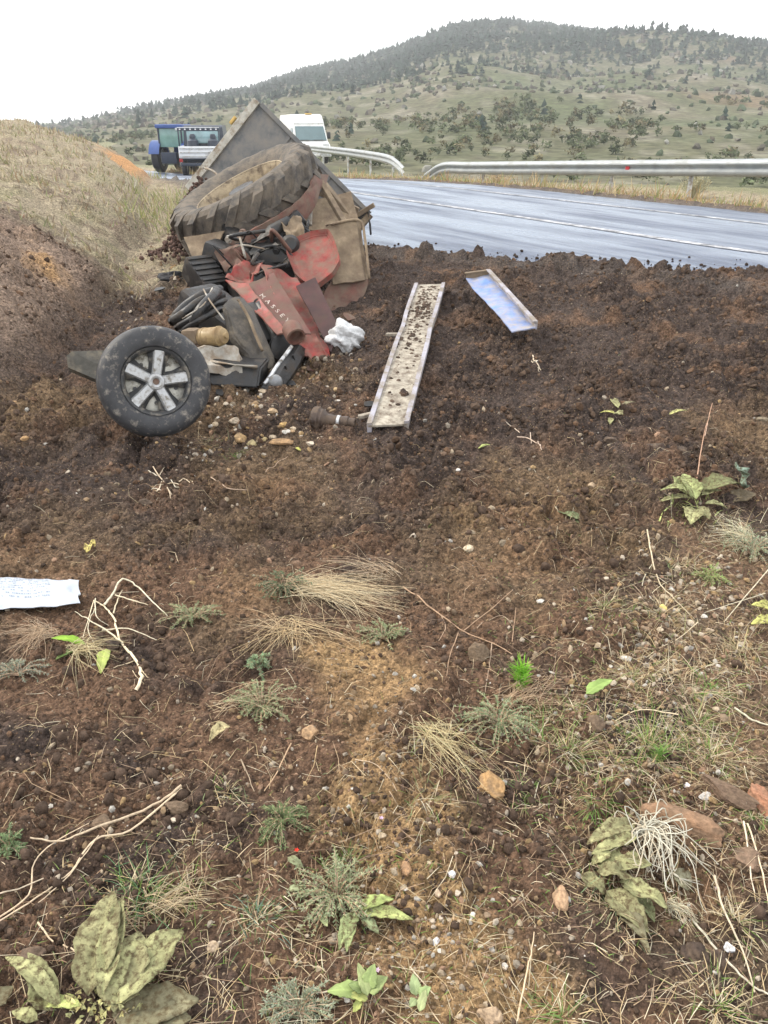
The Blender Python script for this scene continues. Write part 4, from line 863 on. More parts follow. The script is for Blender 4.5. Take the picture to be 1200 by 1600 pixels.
# ------------------------------------------------------------------ guard rails
M_galv = mat('galvanised_steel', (.31, .335, .345), .42, metal=.35, var=.15, vscale=4, bump=.001, bscale=40, dirt=(.30, .30, .28), dirt_amt=.22, dscale=3, dsharp=.15)
M_post = mat('post_steel', (.40, .42, .42), .55, metal=.2, var=.25, vscale=12, dirt=(.22, .17, .12), dirt_amt=.35, dscale=8)
def gl(x, y): return bhg(x, y)
def guardrail(pts, label, ends, posts):
    """pts: (x, y, height of the beam top above ground)"""
    p0 = pts[0]; G = thing('guardrail', (p0[0], p0[1], gl(p0[0], p0[1])), label, 'guardrail', 'guardrails along the far side of the road')
    P = smooth_path([V3((x, y, gl(x, y)+h)) for x, y, h in pts], 10)
    prof = [(0, 0), (.035, -.012), (.080, -.052), (.080, -.088), (.015, -.130), (.0, -.155), (.015, -.180), (.080, -.222), (.080, -.258), (.035, -.298), (0, -.31)]
    # one length of beam between two posts after the other
    step = max(1, len(P)//max(1, round(sum((b-a).length for a, b in zip(P, P[1:]))/4.0))); i = 0
    while i < len(P)-1:
        j = min(i+step, len(P)-1); j = len(P)-1 if len(P)-1-j < step//2 else j
        bm = bmesh.new(); rows = []
        for k in range(i, j+1):
            d = (P[min(k+1, len(P)-1)]-P[max(k-1, 0)]); d.z = 0; d.normalize(); n = V3((-d.y, d.x, 0))
            if n.dot(V3((0, 0, 0))-P[k]) < 0: n = -n
            ov = .004 if (i//step) % 2 else 0
            rows.append([bm.verts.new(P[k]+n*(a+ov)+V3((0, 0, b))) for a, b in prof])
        for a, b in zip(rows, rows[1:]):
            for q in range(len(prof)-1): bm.faces.new((a[q], a[q+1], b[q+1], b[q]))
        thicken(bm, .004)
        bm_obj('beam', bm, M_galv, G, True, 50); i = j
    for t in posts:
        k = min(len(P)-2, max(1, int(t*(len(P)-1)))); d = P[k+1]-P[k-1]; d.z = 0; d.normalize(); n = V3((-d.y, d.x, 0)); n = n if n.dot(P[k]) > 0 else -n
        c = P[k]+n*.075; g = gl(c.x, c.y); bm = bmesh.new(); hh = P[k].z-.02-g+.3
        add_box(bm, V3((c.x, c.y, g-.3+hh/2)), (d, n, V3((0, 0, 1))), (.11, .008, hh)); add_box(bm, V3((c.x, c.y, g-.3+hh/2))+n*.03-d*.05, (n, d, V3((0, 0, 1))), (.05, .008, hh))
        bm_obj('post', bm, M_post, G)
    return G, P
def bpt(px, py):                                     # where a pixel's ray meets the smooth lie of the land
    r = ray(px, py); z = 0.0
    for _ in range(25):
        t = (z-CAM_H)/r.z; z = .6*z+.4*bhg(r.x*t, r.y*t)
    return V3((r.x*t, r.y*t, z))
def top_pts(L_): return [(p.x, p.y, p.z-bhg(p.x, p.y)) for p in (at(*q) for q in L_)]
e0, e1_ = at(694, 253.5, 24.6), at(1200, 248, 16.0); rd = e1_-e0
NR = [e0+rd*t for t in (0, .12, .3, .5, .75, 1.0, 1.6, 2.4)]; st_ = e0-rd.normalized()*1.2
g1, GP = guardrail([(st_.x, st_.y, .12), (e0.x-.65*rd.normalized().x, e0.y-.65*rd.normalized().y, .38)]+[(p.x, p.y, p.z-bhg(p.x, p.y)) for p in NR], 'long galvanised guardrail at right with its far end sunk by the dry weeds', 0, (.20, .37, .50, .612, .72, .84, .95))
g2, GP2 = guardrail(top_pts([(632, 261, 29.8), (621, 250, 30.5), (606, 241.5, 31.5), (575, 236, 34.5), (540, 231.5, 38), (505, 228, 42), (470, 225, 47)]), 'shorter guardrail section sloping down to the ground right of the white van', 0, (.3, .5, .68, .85))
# red reflector on the long rail
k = min(range(len(GP)), key=lambda i: abs(600+F*GP[i].x/(GP[i].y*math.cos(PITCH)+(CAM_H-GP[i].z)*math.sin(PITCH))-990))
d = (GP[k+1]-GP[k-1]); d.z = 0; d.normalize(); n = V3((-d.y, d.x, 0)); n = n if n.dot(GP[k]) < 0 else -n
bm = bmesh.new(); add_box(bm, GP[k]+n*.03+V3((0, 0, -.155)), (d, n, V3((0, 0, 1))), (.10, .03, .07), .006); bm_obj('reflector', bm, mat('red_reflector', (.45, .03, .04), .3, var=0), g1)

# ------------------------------------------------------------------ vehicles beyond the wreck
M_vwhite = mat('van_white', (.76, .77, .76), .3, var=.06, vscale=3, dirt=(.40, .38, .34), dirt_amt=.25, dscale=3, dsharp=.2)
M_glass = mat('dark_glass', (.10, .16, .17), .06, var=.1, vscale=2, spec=.8)
M_vblack = mat('black_trim', (.02, .02, .022), .5, var=.2, vscale=10)
M_lamp = mat('clear_lamp', (.55, .57, .58), .15, var=.1, vscale=10)
class Body:
    """parts of a vehicle given in its own frame: x right, y forward, z up"""
    def __init__(s, name, loc, yaw, label, cat, group=None):
        s.o = thing(name, loc, label, cat, group); s.M = Matrix.Translation(V3(loc)) @ Matrix.Rotation(yaw, 4, 'Z')
    def part(s, name, bm, m, smooth=True, angle=40, parent=None):
        bmesh.ops.transform(bm, matrix=s.M, verts=bm.verts)
        if parent is None: return bm_obj(name, bm, m, s.o, smooth, angle)
        o = bm_obj(name, bm, m, None, smooth, angle); o.parent = parent; return o
    def box(s, name, c, d, m, bevel=.02, parent=None, rx=0.0):
        bm = bmesh.new(); X, Y, Z = V3((1, 0, 0)), V3((0, math.cos(rx), math.sin(rx))), V3((0, -math.sin(rx), math.cos(rx))); add_box(bm, c, (X, Y, Z), d, bevel); return s.part(name, bm, m, True, 40, parent)
    def wheel(s, c, r, w):
        bm = bmesh.new(); add_lathe(bm, [(r*.6, -w/2), (r*.9, -w/2), (r, -w*.35), (r, w*.35), (r*.9, w/2), (r*.6, w/2)], c, (1, 0, 0), 28, True); t = s.part('wheel', bm, M_vblack)
        bm = bmesh.new(); add_lathe(bm, [(0, w*.3), (r*.3, w*.4), (r*.6, w*.38), (r*.62, w*.3)], c, (1, 0, 0), 24); add_lathe(bm, [(0, -w*.3), (r*.3, -w*.4), (r*.6, -w*.38), (r*.62, -w*.3)], c, (1, 0, 0), 24); s.part('wheel_disc', bm, M_post, True, 40, t)
        return t
def outline_body(b, name, prof, half, m, taper=.0, bevel=.05):
    """side outline (y, z) drawn across the width; the upper part drawn in"""
    bm = bmesh.new(); L_ = []; z0 = min(p[1] for p in prof); z1 = max(p[1] for p in prof)
    for sx in (-1, -.82, 0, .82, 1):
        L_.append([bm.verts.new((sx*half*(1-taper*((z-z0)/(z1-z0))**2), y+(.0 if abs(sx) < .9 else (-.04 if y > 1 else .02)), z)) for y, z in prof])
    q = len(prof)
    for a, c in zip(L_, L_[1:]):
        for k in range(q): bm.faces.new((a[k], a[(k+1) % q], c[(k+1) % q], c[k]))
    bm.faces.new(L_[0]); bm.faces.new(L_[-1])
    return b.part(name, bm, m, True, 35)
# white high-roofed van coming towards us
vp = at(491, 255, 50.0); vz = float(rz(vp.y)); vd = V3((.30, -.95, 0)); yaw = math.atan2(-vd.x, vd.y)
VN = Body('white_van', (vp.x-.75, vp.y+2.4, vz), yaw, 'white high-roofed van on the road behind the trailer', 'van')
outline_body(VN, 'body', [(-2.7, .42), (-2.75, 1.0), (-2.72, 2.45), (-2.6, 2.58), (.6, 2.62), (1.05, 2.52), (1.30, 2.22), (1.42, 2.02), (1.95, 1.22), (2.45, 1.02), (2.62, .85), (2.66, .42)], 1.0, M_vwhite, .12)
bm = bmesh.new(); q = [(-.84, 1.47, 1.97), (.84, 1.47, 1.97), (.90, 1.99, 1.25), (-.90, 1.99, 1.25)]; vv = [bm.verts.new(p) for p in q]; bm.faces.new(vv); f_ = bm.faces[:]; r_ = bmesh.ops.extrude_face_region(bm, geom=f_); bmesh.ops.translate(bm, verts=[e for e in r_['geom'] if isinstance(e, bmesh.types.BMVert)], vec=(0, .02, .02)); VN.part('windscreen', bm, M_glass)
for sx in (-1, 1):
    VN.box('side_window', (sx*.93, .95, 1.62), (.03, .75, .55), M_glass); VN.box('headlamp', (sx*.70, 2.55, .98), (.36, .22, .26), M_lamp, .05)
    mir = VN.box('mirror', (sx*1.17, 1.45, 1.50), (.20, .14, .36), M_vblack, .04); VN.box('mirror_arm', (sx*1.02, 1.45, 1.42), (.22, .06, .06), M_vblack, .01, mir)
    VN.wheel((sx*.86, 1.75, .34), .34, .22); VN.wheel((sx*.86, -1.75, .34), .34, .22)
    VN.box('wiper', (sx*.4, 2.02, 1.27), (.55, .02, .03), M_vblack, .004)
VN.box('grille', (0, 2.64, .82), (.92, .07, .22), M_vblack, .03); VN.box('bumper', (0, 2.66, .52), (1.9, .16, .24), M_post, .05); VN.box('number_plate', (0, 2.76, .52), (.52, .02, .11), M_vwhite, .004)
VN.box('roof_seam', (0, 1.37, 2.12), (1.72, .03, .03), M_post, .006); VN.box('roof_beacon', (-.15, .7, 2.64), (.4, .14, .06), mat('amber_bar', (.55, .36, .08), .35, var=.1), .03)

# dark-topped pick-up with a white tailboard, seen from behind
kp = at(312, 284, 35.0); kz = bhg(kp.x, kp.y); TK = Body('pickup_truck', (kp.x, kp.y+1.8, kz), R(4), 'white tailboard pick-up truck with dark rear glass parked left of the trailer', 'truck')
M_tk = mat('truck_dark', (.035, .045, .065), .35, var=.2, vscale=5); M_tb = mat('tailboard_white', (.66, .68, .70), .4, var=.1, vscale=4, dirt=(.4, .38, .35), dirt_amt=.3, dscale=3)
outline_body(TK, 'cab', [(-.4, .5), (-.42, 1.05), (-.30, 1.82), (-.18, 1.90), (1.0, 1.90), (1.5, 1.2), (2.5, 1.05), (2.6, .5)], .86, M_tk, .08)
TK.box('tailboard', (0, -1.78, .92), (1.66, .06, .44), M_tb, .02)
for k in range(3): TK.box('tailboard_rail', (0, -1.82, .76+.15*k), (1.62, .03, .035), M_post, .006)
for sx in (-1, 1):
    TK.box('bed_side', (sx*.83, -1.1, .92), (.06, 1.32, .44), M_tb, .02); TK.box('tail_lamp', (sx*.78, -1.83, .62), (.14, .05, .12), mat('tail_red', (.30, .02, .02), .3, var=0), .01)
    TK.wheel((sx*.74, -1.2, .33), .33, .2); TK.wheel((sx*.74, 1.7, .33), .33, .2); TK.box('rack_post', (sx*.80, -1.75, 1.42), (.05, .05, .62), M_tk, .006)
TK.box('bed_floor', (0, -1.1, .68), (1.6, 1.3, .06), M_tk, .01); TK.box('rear_bumper', (0, -1.86, .48), (1.6, .08, .12), M_tk, .02)
TK.box('rear_window', (0, -.43, 1.45), (1.36, .03, .46), mat('pale_rear_glass', (.16, .26, .28), .08, var=.5, vscale=1.4, spec=.8), .02, rx=-.14)
bar = TK.box('rack_bar', (0, -1.75, 1.76), (1.66, .06, .10), M_tk, .008)
for k in range(8): TK.box('rack_lamp', (-.72+.205*k, -1.79, 1.76), (.06, .03, .05), mat('lamp_white', (.75, .76, .78), .3, var=0) if k == 0 else bpy.data.materials['lamp_white'], .008, bar)
TK.box('rack_strip', (0, -1.75, 1.825), (1.66, .05, .025), M_tb, .004)
for sx in (-.42, .42):
    bm = bmesh.new(); add_lathe(bm, [(0, 1.58), (.09, 1.57), (.13, 1.48), (.12, 1.40), (.22, 1.32), (.25, 1.05), (0, 1.05)], (sx, -.62, 0), (0, 0, 1), 14); TK.part('head_rest', bm, M_tk)

# blue tractor with a glazed cab further back
bp = at(273, 270, 38.0); bz = bhg(bp.x, bp.y); BT = Body('blue_tractor', (bp.x-.05, bp.y+1.3, bz), R(-6), 'blue tractor with glazed cab and blue roof beside the orange earth cut', 'tractor')
M_tb2 = mat('tractor_blue', (.04, .085, .26), .4, var=.15, vscale=4); M_tg = mat('glass_green_reflection', (.17, .32, .29), .08, var=.3, vscale=1.2, spec=.8); M_dkb = mat('dark_blue_steel', (.025, .035, .06), .5, var=.2, vscale=6)  # cab glass: the green it reflects is put into its base colour
BT.box('cab_glass', (0, -.35, 1.42), (1.02, 1.0, .76), M_tg, .03); BT.box('roof', (0, -.35, 1.88), (1.25, 1.25, .16), M_tb2, .05); BT.box('bonnet', (0, 1.1, 1.05), (.62, 1.7, .55), M_tb2, .08); BT.box('chassis', (0, .4, .62), (.45, 2.6, .35), M_dkb, .03)
for sx in (-1, 1):
    BT.box('cab_pillar', (sx*.52, -.86, 1.42), (.06, .06, .80), M_dkb, .008); BT.box('cab_pillar', (sx*.52, .16, 1.42), (.06, .06, .80), M_dkb, .008)
    BT.wheel((sx*.72, -.5, .62), .62, .38); BT.wheel((sx*.62, 1.65, .40), .40, .26)
    bm = bmesh.new(); rows = []
    for k in range(9):
        a = R(15+k*19); rows.append([bm.verts.new((sx*(.72+w), -.5+.70*math.cos(a), .62+.70*math.sin(a))) for w in (-.24, .24)])
    for a, c in zip(rows, rows[1:]): bm.faces.new((a[0], a[1], c[1], c[0]))
    thicken(bm, .03); BT.part('mudguard', bm, M_tb2)
BT.box('rear_linkage', (0, -1.15, .62), (.7, .3, .45), M_dkb, .03); BT.box('work_lamp', (.38, -.98, 1.77), (.14, .06, .10), M_lamp, .01); BT.box('exhaust_pipe', (.36, .75, 1.65), (.08, .08, .75), M_dkb, .02)

# ------------------------------------------------------------------ hazy air over the valley
hb = bmesh.new(); add_box(hb, (0, 440, 25), (V3((1, 0, 0)), V3((0, 1, 0)), V3((0, 0, 1))), (1700, 960, 62.0))
hm = bpy.data.materials.new('haze'); hm.use_nodes = True; hn = hm.node_tree.nodes; hn.clear()
ho = hn.new('ShaderNodeOutputMaterial'); hv = hn.new('ShaderNodeVolumePrincipled'); hv.inputs['Color'].default_value = (.93, .96, 1.0, 1); hv.inputs['Density'].default_value = HAZE; hv.inputs['Anisotropy'].default_value = .2
hm.node_tree.links.new(hv.outputs[0], ho.inputs['Volume'])
hz = bm_obj('haze', hb, hm); hz['kind'] = 'stuff'; hz['label'] = 'thin pale haze in the air over the whole valley'
# ------------------------------------------------------------------ loose soil, stones and litter
M_clod = bpy.data.materials['soil_clods']
M_stone = mat('stone', rough=.88, col_attr=True, var=.35, vscale=90, bump=.004, bscale=140, spec=.3)
def field_pts(n, y0, y1, pw=1.0, spread=.66):
    """random ground points, denser near the camera"""
    u = rng.random(n); y = (y0**(1-pw)+u*(y1**(1-pw)-y0**(1-pw)))**(1/(1-pw)) if pw != 1 else y0*(y1/y0)**u
    x = rng.uniform(-spread, spread, n)*(y+.35); return x, y
def clods():
    x, y = field_pts(230000, .55, 11.5, .6); z, off, d, heap = base_h(x, y); soil, grass = masks(x, y, off, d, heap); no_ = near_off(y)
    cl = ss(-.3, .5, gnoise(x*1.7, y*1.7, 60)+.8*gnoise(x*5, y*5, 61))**1.5
    pr = soil*(.14+.55*cl)*np.where(off > no_+.2, np.clip(heap*1.5, 0, 1), 1); k = np.where(rng.random(len(x)) < pr)[0][:31000]
    x, y, z = x[k], y[k], z[k]; zz = z+detail(x, y, off[k], d[k], heap[k])
    r = (.0018+.0070*rng.random(len(k))**4.0)*(.45+.55*np.clip(y, 1, 4.0)/1.6)*(1+.45*ss(2.8, 4.5, y)); S = r[:, None]*rng.uniform(.7, 1.35, (len(k), 3))
    C = np.array((.086, .058, .041))*rng.uniform(.6, 1.6, (len(k), 1)); red = rng.random(len(k)) < .25; C[red] *= (1.2, 1.08, .95)
    P = np.stack([x, y, zz+r*.05], -1)
    stuff(link('soil_crumbs', scatter('soil_crumbs', ICO_V, ICO_F, P, S, C, .32, smooth=False), M_clod), 'small dark crumbs of soil all over the spilled earth', 'soil crumbs')
    # bigger clods, rounded and broken
    x, y = field_pts(9000, .7, 10.5); z, off, d, heap = base_h(x, y); soil, grass = masks(x, y, off, d, heap); no_ = near_off(y)
    pr = soil*.42*ss(-.2, .4, gnoise(x*1.7, y*1.7, 60))*np.where(off > no_+.2, np.clip(heap*1.5, 0, 1), 1); k = np.where(rng.random(len(x)) < pr)[0][:1700]
    v, f = ico(2); x, y = x[k], y[k]; zz = z[k]+detail(x, y, off[k], d[k], heap[k]); r = (.006+.013*rng.random(len(k))**2)*(.5+.5*np.clip(y, 1, 4)/2); S = r[:, None]*rng.uniform(.7, 1.3, (len(k), 3))
    C = np.array((.080, .054, .039))*rng.uniform(.8, 1.35, (len(k), 1))
    stuff(link('soil_clods', scatter('soil_clods', v, f, np.stack([x, y, zz+r*.0], -1), S, C, .2), M_clod), 'fist-sized and smaller dark clods lying on the spilled earth', 'soil clods')
    # a thin scatter of crumbs thrown onto the road
    n = 900; x = rng.uniform(-.3, 7, n); y = soil_edge(x)+np.abs(rng.normal(0, .35, n))+.1; off, _ = road_off(x, y); r = .004+.018*rng.random(n)**3
    zz = rz(y)-.012*np.abs(off-.2)+r*.4
    stuff(link('soil_on_road', scatter('soil_on_road', ICO_V, ICO_F, np.stack([x, y, zz], -1), r, np.array((.055, .04, .032))*rng.uniform(.6, 1.3, (n, 1)), .3), M_clod), 'crumbs of soil thrown onto the near edge of the road', 'soil crumbs')
clods()
def on_board():
    n = 900; v = np.clip(rng.normal(.72, .14, n), .3, .97); u = np.clip(rng.normal(.5, .2, n), .1, .9); k = rng.random(n) < .25; v[k] = rng.uniform(.05, .95, k.sum())
    A, B, C_, D = (np.array(p) for p in (L0, R0, R1, L1)); u_, v_ = u[:, None], v[:, None]; P = A*(1-u_)*(1-v_)+B*u_*(1-v_)+C_*u_*v_+D*(1-u_)*v_; r = .004+.012*rng.random(n)**3; P[:, 2] += .012*np.sin(v*3)+.004+r*.3
    stuff(link('soil_on_board', scatter('soil_on_board', ICO_V, ICO_F, P, r, np.array((.085, .06, .045))*rng.uniform(.6, 1.6, (n, 1)), .3, smooth=False), M_clod), 'crumbs of soil lying on the long steel board', 'soil crumbs')
on_board()
PAL = np.array([(.55, .44, .31), (.60, .51, .40), (.42, .29, .17), (.50, .34, .17), (.68, .64, .57), (.33, .24, .16), (.46, .29, .19)])
def gravel():
    zones = [(1060, 1000, 150, 130, 900), (1000, 1180, 200, 110, 800), (900, 1100, 160, 120, 500), (1130, 900, 120, 90, 450), (700, 1480, 170, 110, 420), (560, 1150, 150, 200, 420), (1130, 1300, 120, 120, 260),
             (420, 640, 120, 50, 420), (480, 590, 90, 35, 260), (330, 700, 60, 30, 120), (300, 1250, 330, 180, 420), (800, 800, 420, 130, 260), (250, 800, 330, 140, 160), (600, 1500, 500, 140, 400), (235, 500, 60, 40, 160), (280, 430, 40, 60, 160)]
    X, Y = [], []
    for px, py, sx, sy, n in zones:
        for _ in range(n):
            q = gz(random.gauss(px, sx*.6), min(1640, random.gauss(py, sy*.6)), .03); X.append(q[0]); Y.append(q[1])
    x, y = np.array(X), np.array(Y); a, b = field_pts(1300, .6, 9); x, y = np.r_[x, a], np.r_[y, b]; off, _ = road_off(x, y); k = off < near_off(y); x, y = x[k], y[k]
    z = gh(x, y); r = (.0022+.0080*rng.random(len(x))**3)*(.45+.55*np.clip(y, .8, 5)/1.5); S = r[:, None]*np.stack([rng.uniform(.8, 1.4, len(x)), rng.uniform(.8, 1.4, len(x)), rng.uniform(.5, .9, len(x))], -1)
    C = PAL[rng.choice(7, len(x), p=[.2, .15, .19, .15, .07, .14, .10])]*rng.uniform(.5, 1.0, (len(x), 1))*.72
    stuff(link('gravel', scatter('gravel', ICO_V, ICO_F, np.stack([x, y, z+r*.15], -1), S, C, .25, smooth=False), M_stone), 'small pale pebbles and grit strewn over the foreground', 'gravel')
gravel()
def stone(px, py, w, h, col, label, group=None, name='stone', seed=0, rot=0.0, flat=.6, wall=False):
    """w, h: size in pixels"""
    p = gpt(px, py); dep = p.y*math.cos(PITCH)+(CAM_H-p.z)*math.sin(PITCH); sx = w/F*dep/2; sy = sx*random.uniform(.7, 1.0) if h is None else h/F*dep/2*1.15
    v, f = ico(4 if w > 36 else 3 if w > 17 else 2); rs = random.Random(seed+int(px*7+py)); out = []; q0 = V3((rs.random()*9, rs.random()*9, rs.random()*9)); cl = []
    pl = [(V3((rs.uniform(-1, 1), rs.uniform(-1, 1), rs.uniform(-.3, 1))).normalized(), rs.uniform(.55, .85)) for _ in range(7)]
    for a in v:
        q = V3(a)*(1+.10*n3(V3(a)*2+q0, 3))
        for n, dd in pl:
            e = q.dot(n)-dd
            if e > 0: q -= n*e
        if w > 17: q = q*(1+.07*n3(q*3.1+q0, 7)+.045*n3(q*7.3+q0, 8)+.025*n3(q*15+q0, 9))
        x, y = q.x*sx, q.y*sy; out.append((x*math.cos(rot)-y*math.sin(rot), x*math.sin(rot)+y*math.cos(rot), q.z*min(sx, sy)*flat*1.2)); kd = max(0, min(1, .5+1.3*n3(V3(a)*2.2+q0, 4)))*.55 if w > 17 else 0; cl.append((np.array(col)*(1-kd)+np.array((.17, .12, .08))*kd)*(1+.3*n3(V3(a)*4+q0, 6)))
    o = link(name, mesh_np(name, out, [f], np.clip(np.array(cl), .02, .9), False), M_stone, None, (p.x, p.y, hgt(p.x, p.y)+min(sx, sy)*flat*.35))
    return tag(o, label, 'stone' if name == 'stone' else name, group)
TAN, OR, GRY, WHT, BRN = (.42, .31, .19), (.38, .24, .12), (.36, .33, .29), (.66, .64, .60), (.20, .13, .09)
for a in [(1075, 1300, 150, 52, (.27, .16, .095), 'large tapering orange-brown rock lying behind the white roots', None, 'stone', 1, R(-28), .7), (1135, 1240, 92, 34, (.15, .10, .07), 'long dark brown rock slab above the orange rock at right', None, 'stone', 2, R(-42), .6),
          (1190, 1255, 44, 60, (.36, .17, .10), 'reddish rock cut by the right edge beside a grass tuft', None, 'stone', 3), (1160, 1345, 60, 42, (.24, .16, .11), 'brown stone right of the tapering orange rock', None, 'stone', 4),
          (768, 1232, 48, 46, (.36, .22, .10), 'orange-brown stone under the sage below the centre', None, 'stone', 5), (745, 1022, 40, 36, (.14, .10, .065), 'round dull brown stone left of the bright green sprig', None, 'stone', 6),
          (930, 1132, 30, 30, (.13, .09, .06), 'round dark stone among the right-hand pebbles', None, 'stone', 7), (486, 1146, 32, 26, (.42, .27, .15), 'smooth tan stone right of the sage in the left foreground', None, 'stone', 8),
          (440, 697, 44, 12, (.42, .26, .13), 'flat orange stone below the wreck, left of the hub shaft', None, 'stone', 9), (375, 686, 24, 20, (.48, .32, .16), 'orange stone, largest of the group right of the car wheel', None, 'stone', 10),
          (394, 694, 18, 14, (.46, .38, .2), 'yellow stone right of the orange one near the car wheel', None, 'stone', 11), (413, 688, 12, 11, (.46, .36, .19), 'small yellow stone second from the flat orange stone', None, 'stone', 12),
          (446, 665, 19, 12, (.46, .30, .12), 'bright orange stone above the flat orange stone', None, 'stone', 13), (367, 659, 20, 13, (.50, .42, .32), 'pale stone just right of the car wheel tread', None, 'stone', 14), (330, 667, 10, 8, WHT, 'small white stone touching the car wheel shade', None, 'stone', 15),
          (424, 643, 26, 14, (.46, .33, .2), 'tan stone half sunk in gravel below the silver bumper', None, 'stone', 16), (384, 661, 12, 9, WHT, 'little whitish stone above the orange stone', None, 'stone', 17), (524, 607, 10, 12, (.5, .36, .2), 'upright tan stone between bonnet and long board', None, 'stone', 18),
          (732, 858, 18, 13, (.66, .56, .40), 'pale cream stone in the middle of the dark soil', None, 'stone', 19), (706, 1367, 14, 14, (.80, .80, .80), 'round white pebble at the lower centre', None, 'stone', 20), (684, 1397, 14, 13, (.5, .38, .27), 'tan pebble below the round white pebble', None, 'stone', 21),
          (683, 1473, 16, 20, (.62, .62, .64), 'greyish white stone at the lower centre edge of sand', None, 'stone', 22), (876, 1404, 26, 40, (.46, .30, .18), 'upright tan stone left of the large wilted leaves', None, 'stone', 23), (633, 1360, 22, 26, (.40, .24, .13), 'rusty stone above the strap-shaped leaf', None, 'stone', 24),
          (1035, 951, 15, 14, (.60, .47, .17), 'round yellow stone among white pebbles at right', None, 'stone', 25), (1073, 1228, 14, 10, (.72, .70, .72), 'whitish pebble above the tapering orange rock', None, 'stone', 26), (1103, 1245, 26, 14, (.62, .60, .57), 'grey-white stone right of the dark slab tip', None, 'stone', 27),
          (1139, 1482, 18, 18, (.72, .74, .77), 'bluish white stone by the dark clods at lower right', None, 'stone', 28), (1088, 1500, 52, 44, (.052, .036, .028), 'big dark clod at lower right beside the pale stone', None, 'clod', 29), (1122, 1502, 34, 34, (.055, .038, .03), 'second dark clod, right of the bigger one', None, 'clod', 30),
          (275, 1262, 42, 26, (.15, .105, .07), 'dull brown stone under the long pale branch', None, 'stone', 31), (160, 1287, 30, 34, (.17, .12, .08), 'brown stone touching the long pale branch at left', None, 'stone', 32), (272, 1281, 16, 10, (.5, .42, .33), 'small pale stone right of the long branch', None, 'stone', 33),
          (50, 1498, 44, 40, (.13, .09, .065), 'dark brown stone above the wilted mullein at left', None, 'stone', 34), (333, 1480, 20, 18, (.44, .34, .24), 'tan stone right of the folded mullein leaf', None, 'stone', 35), (765, 1588, 40, 26, (.40, .29, .19), 'tan stone at the bottom edge', None, 'stone', 36),
          (715, 735, 9, 7, WHT, 'tiny white stone below the long board', None, 'stone', 37), (925, 760, 14, 12, (.4, .3, .2), 'small stone beside a wilted leaf in the dark soil', None, 'stone', 38), (955, 690, 24, 16, (.075, .055, .043), 'dark rounded clod below the wilted leaves at right', None, 'clod', 39),
          (1025, 702, 56, 20, (.075, .055, .043), 'broad flat dark clod in the soil at right', None, 'clod', 40), (1065, 707, 38, 18, (.075, .055, .043), 'dark clod right of the broad flat one', None, 'clod', 41), (180, 918, 22, 22, (.20, .12, .08), 'reddish clod at the tip of the pale branch', None, 'clod', 42),
          (228, 786, 24, 14, (.05, .036, .028), 'dark clod left below the pale twig tangle', None, 'clod', 43), (20, 632, 24, 12, OR, 'orange stone at the foot of the bank', None, 'stone', 44), (40, 690, 14, 12, OR, 'small orange stone left of the car wheel', None, 'stone', 45),
          (170, 1010, 40, 26, (.055, .04, .032), 'dark clod left of the green leaves by the sack', None, 'clod', 46), (1190, 657, 22, 14, (.2, .17, .12), 'dull green-grey stone at the right edge', None, 'stone', 47)]:
    stone(*a)
i = 0
for px, py, sx, sy, n, lab in ((1060, 1010, 110, 90, 70, 'pale pebble in the stony patch at right'), (430, 632, 80, 40, 40, 'pale pebble in the gravel below the wreck'), (640, 1420, 160, 110, 40, 'small tan pebble in the sandy lower middle')):
    for _ in range(n):
        stone(random.gauss(px, sx*.7), random.gauss(py, sy*.7), random.uniform(6, 15), None, PAL[random.choice([0, 0, 1, 1, 2, 4, 5])]*.85, lab, 'loose pebbles, '+lab.split(' in ')[1], 'stone', i); i += 1

# ------------------------------------------------------------------ plants
def vmat(name, rough=.7, trans=0.0, var=.25, vscale=60, bump=.0, spots=None, samt=.3):
    m = mat(name, rough=rough, col_attr=True, var=var, vscale=vscale, bump=bump, bscale=90, spec=.25, dirt=spots, dirt_amt=samt, dscale=75, dsharp=.08)
    if trans:
        n = m.node_tree.nodes; l = m.node_tree.links.new; b = n['Principled BSDF']; t = n.new('ShaderNodeBsdfTranslucent'); mx = n.new('ShaderNodeMixShader'); mx.inputs[0].default_value = trans
        l(b.inputs['Base Color'].links[0].from_socket, t.inputs['Color']); l(b.outputs[0], mx.inputs[1]); l(t.outputs[0], mx.inputs[2]); l(mx.outputs[0], n['Material Output'].inputs['Surface'])
    return m
M_blade = vmat('grass_blades', .65, .25); M_straw = vmat('straw', .8, 0, .3, 90); M_sage = vmat('sage_leaves', .8, .15); M_leaf = vmat('felted_leaf', .85, .10, .4, 38, .002, (.10, .075, .04), .42); M_root = vmat('white_roots', .7, 0, .12)
M_fresh = vmat('fresh_leaf', .55, .25, .2, 40)
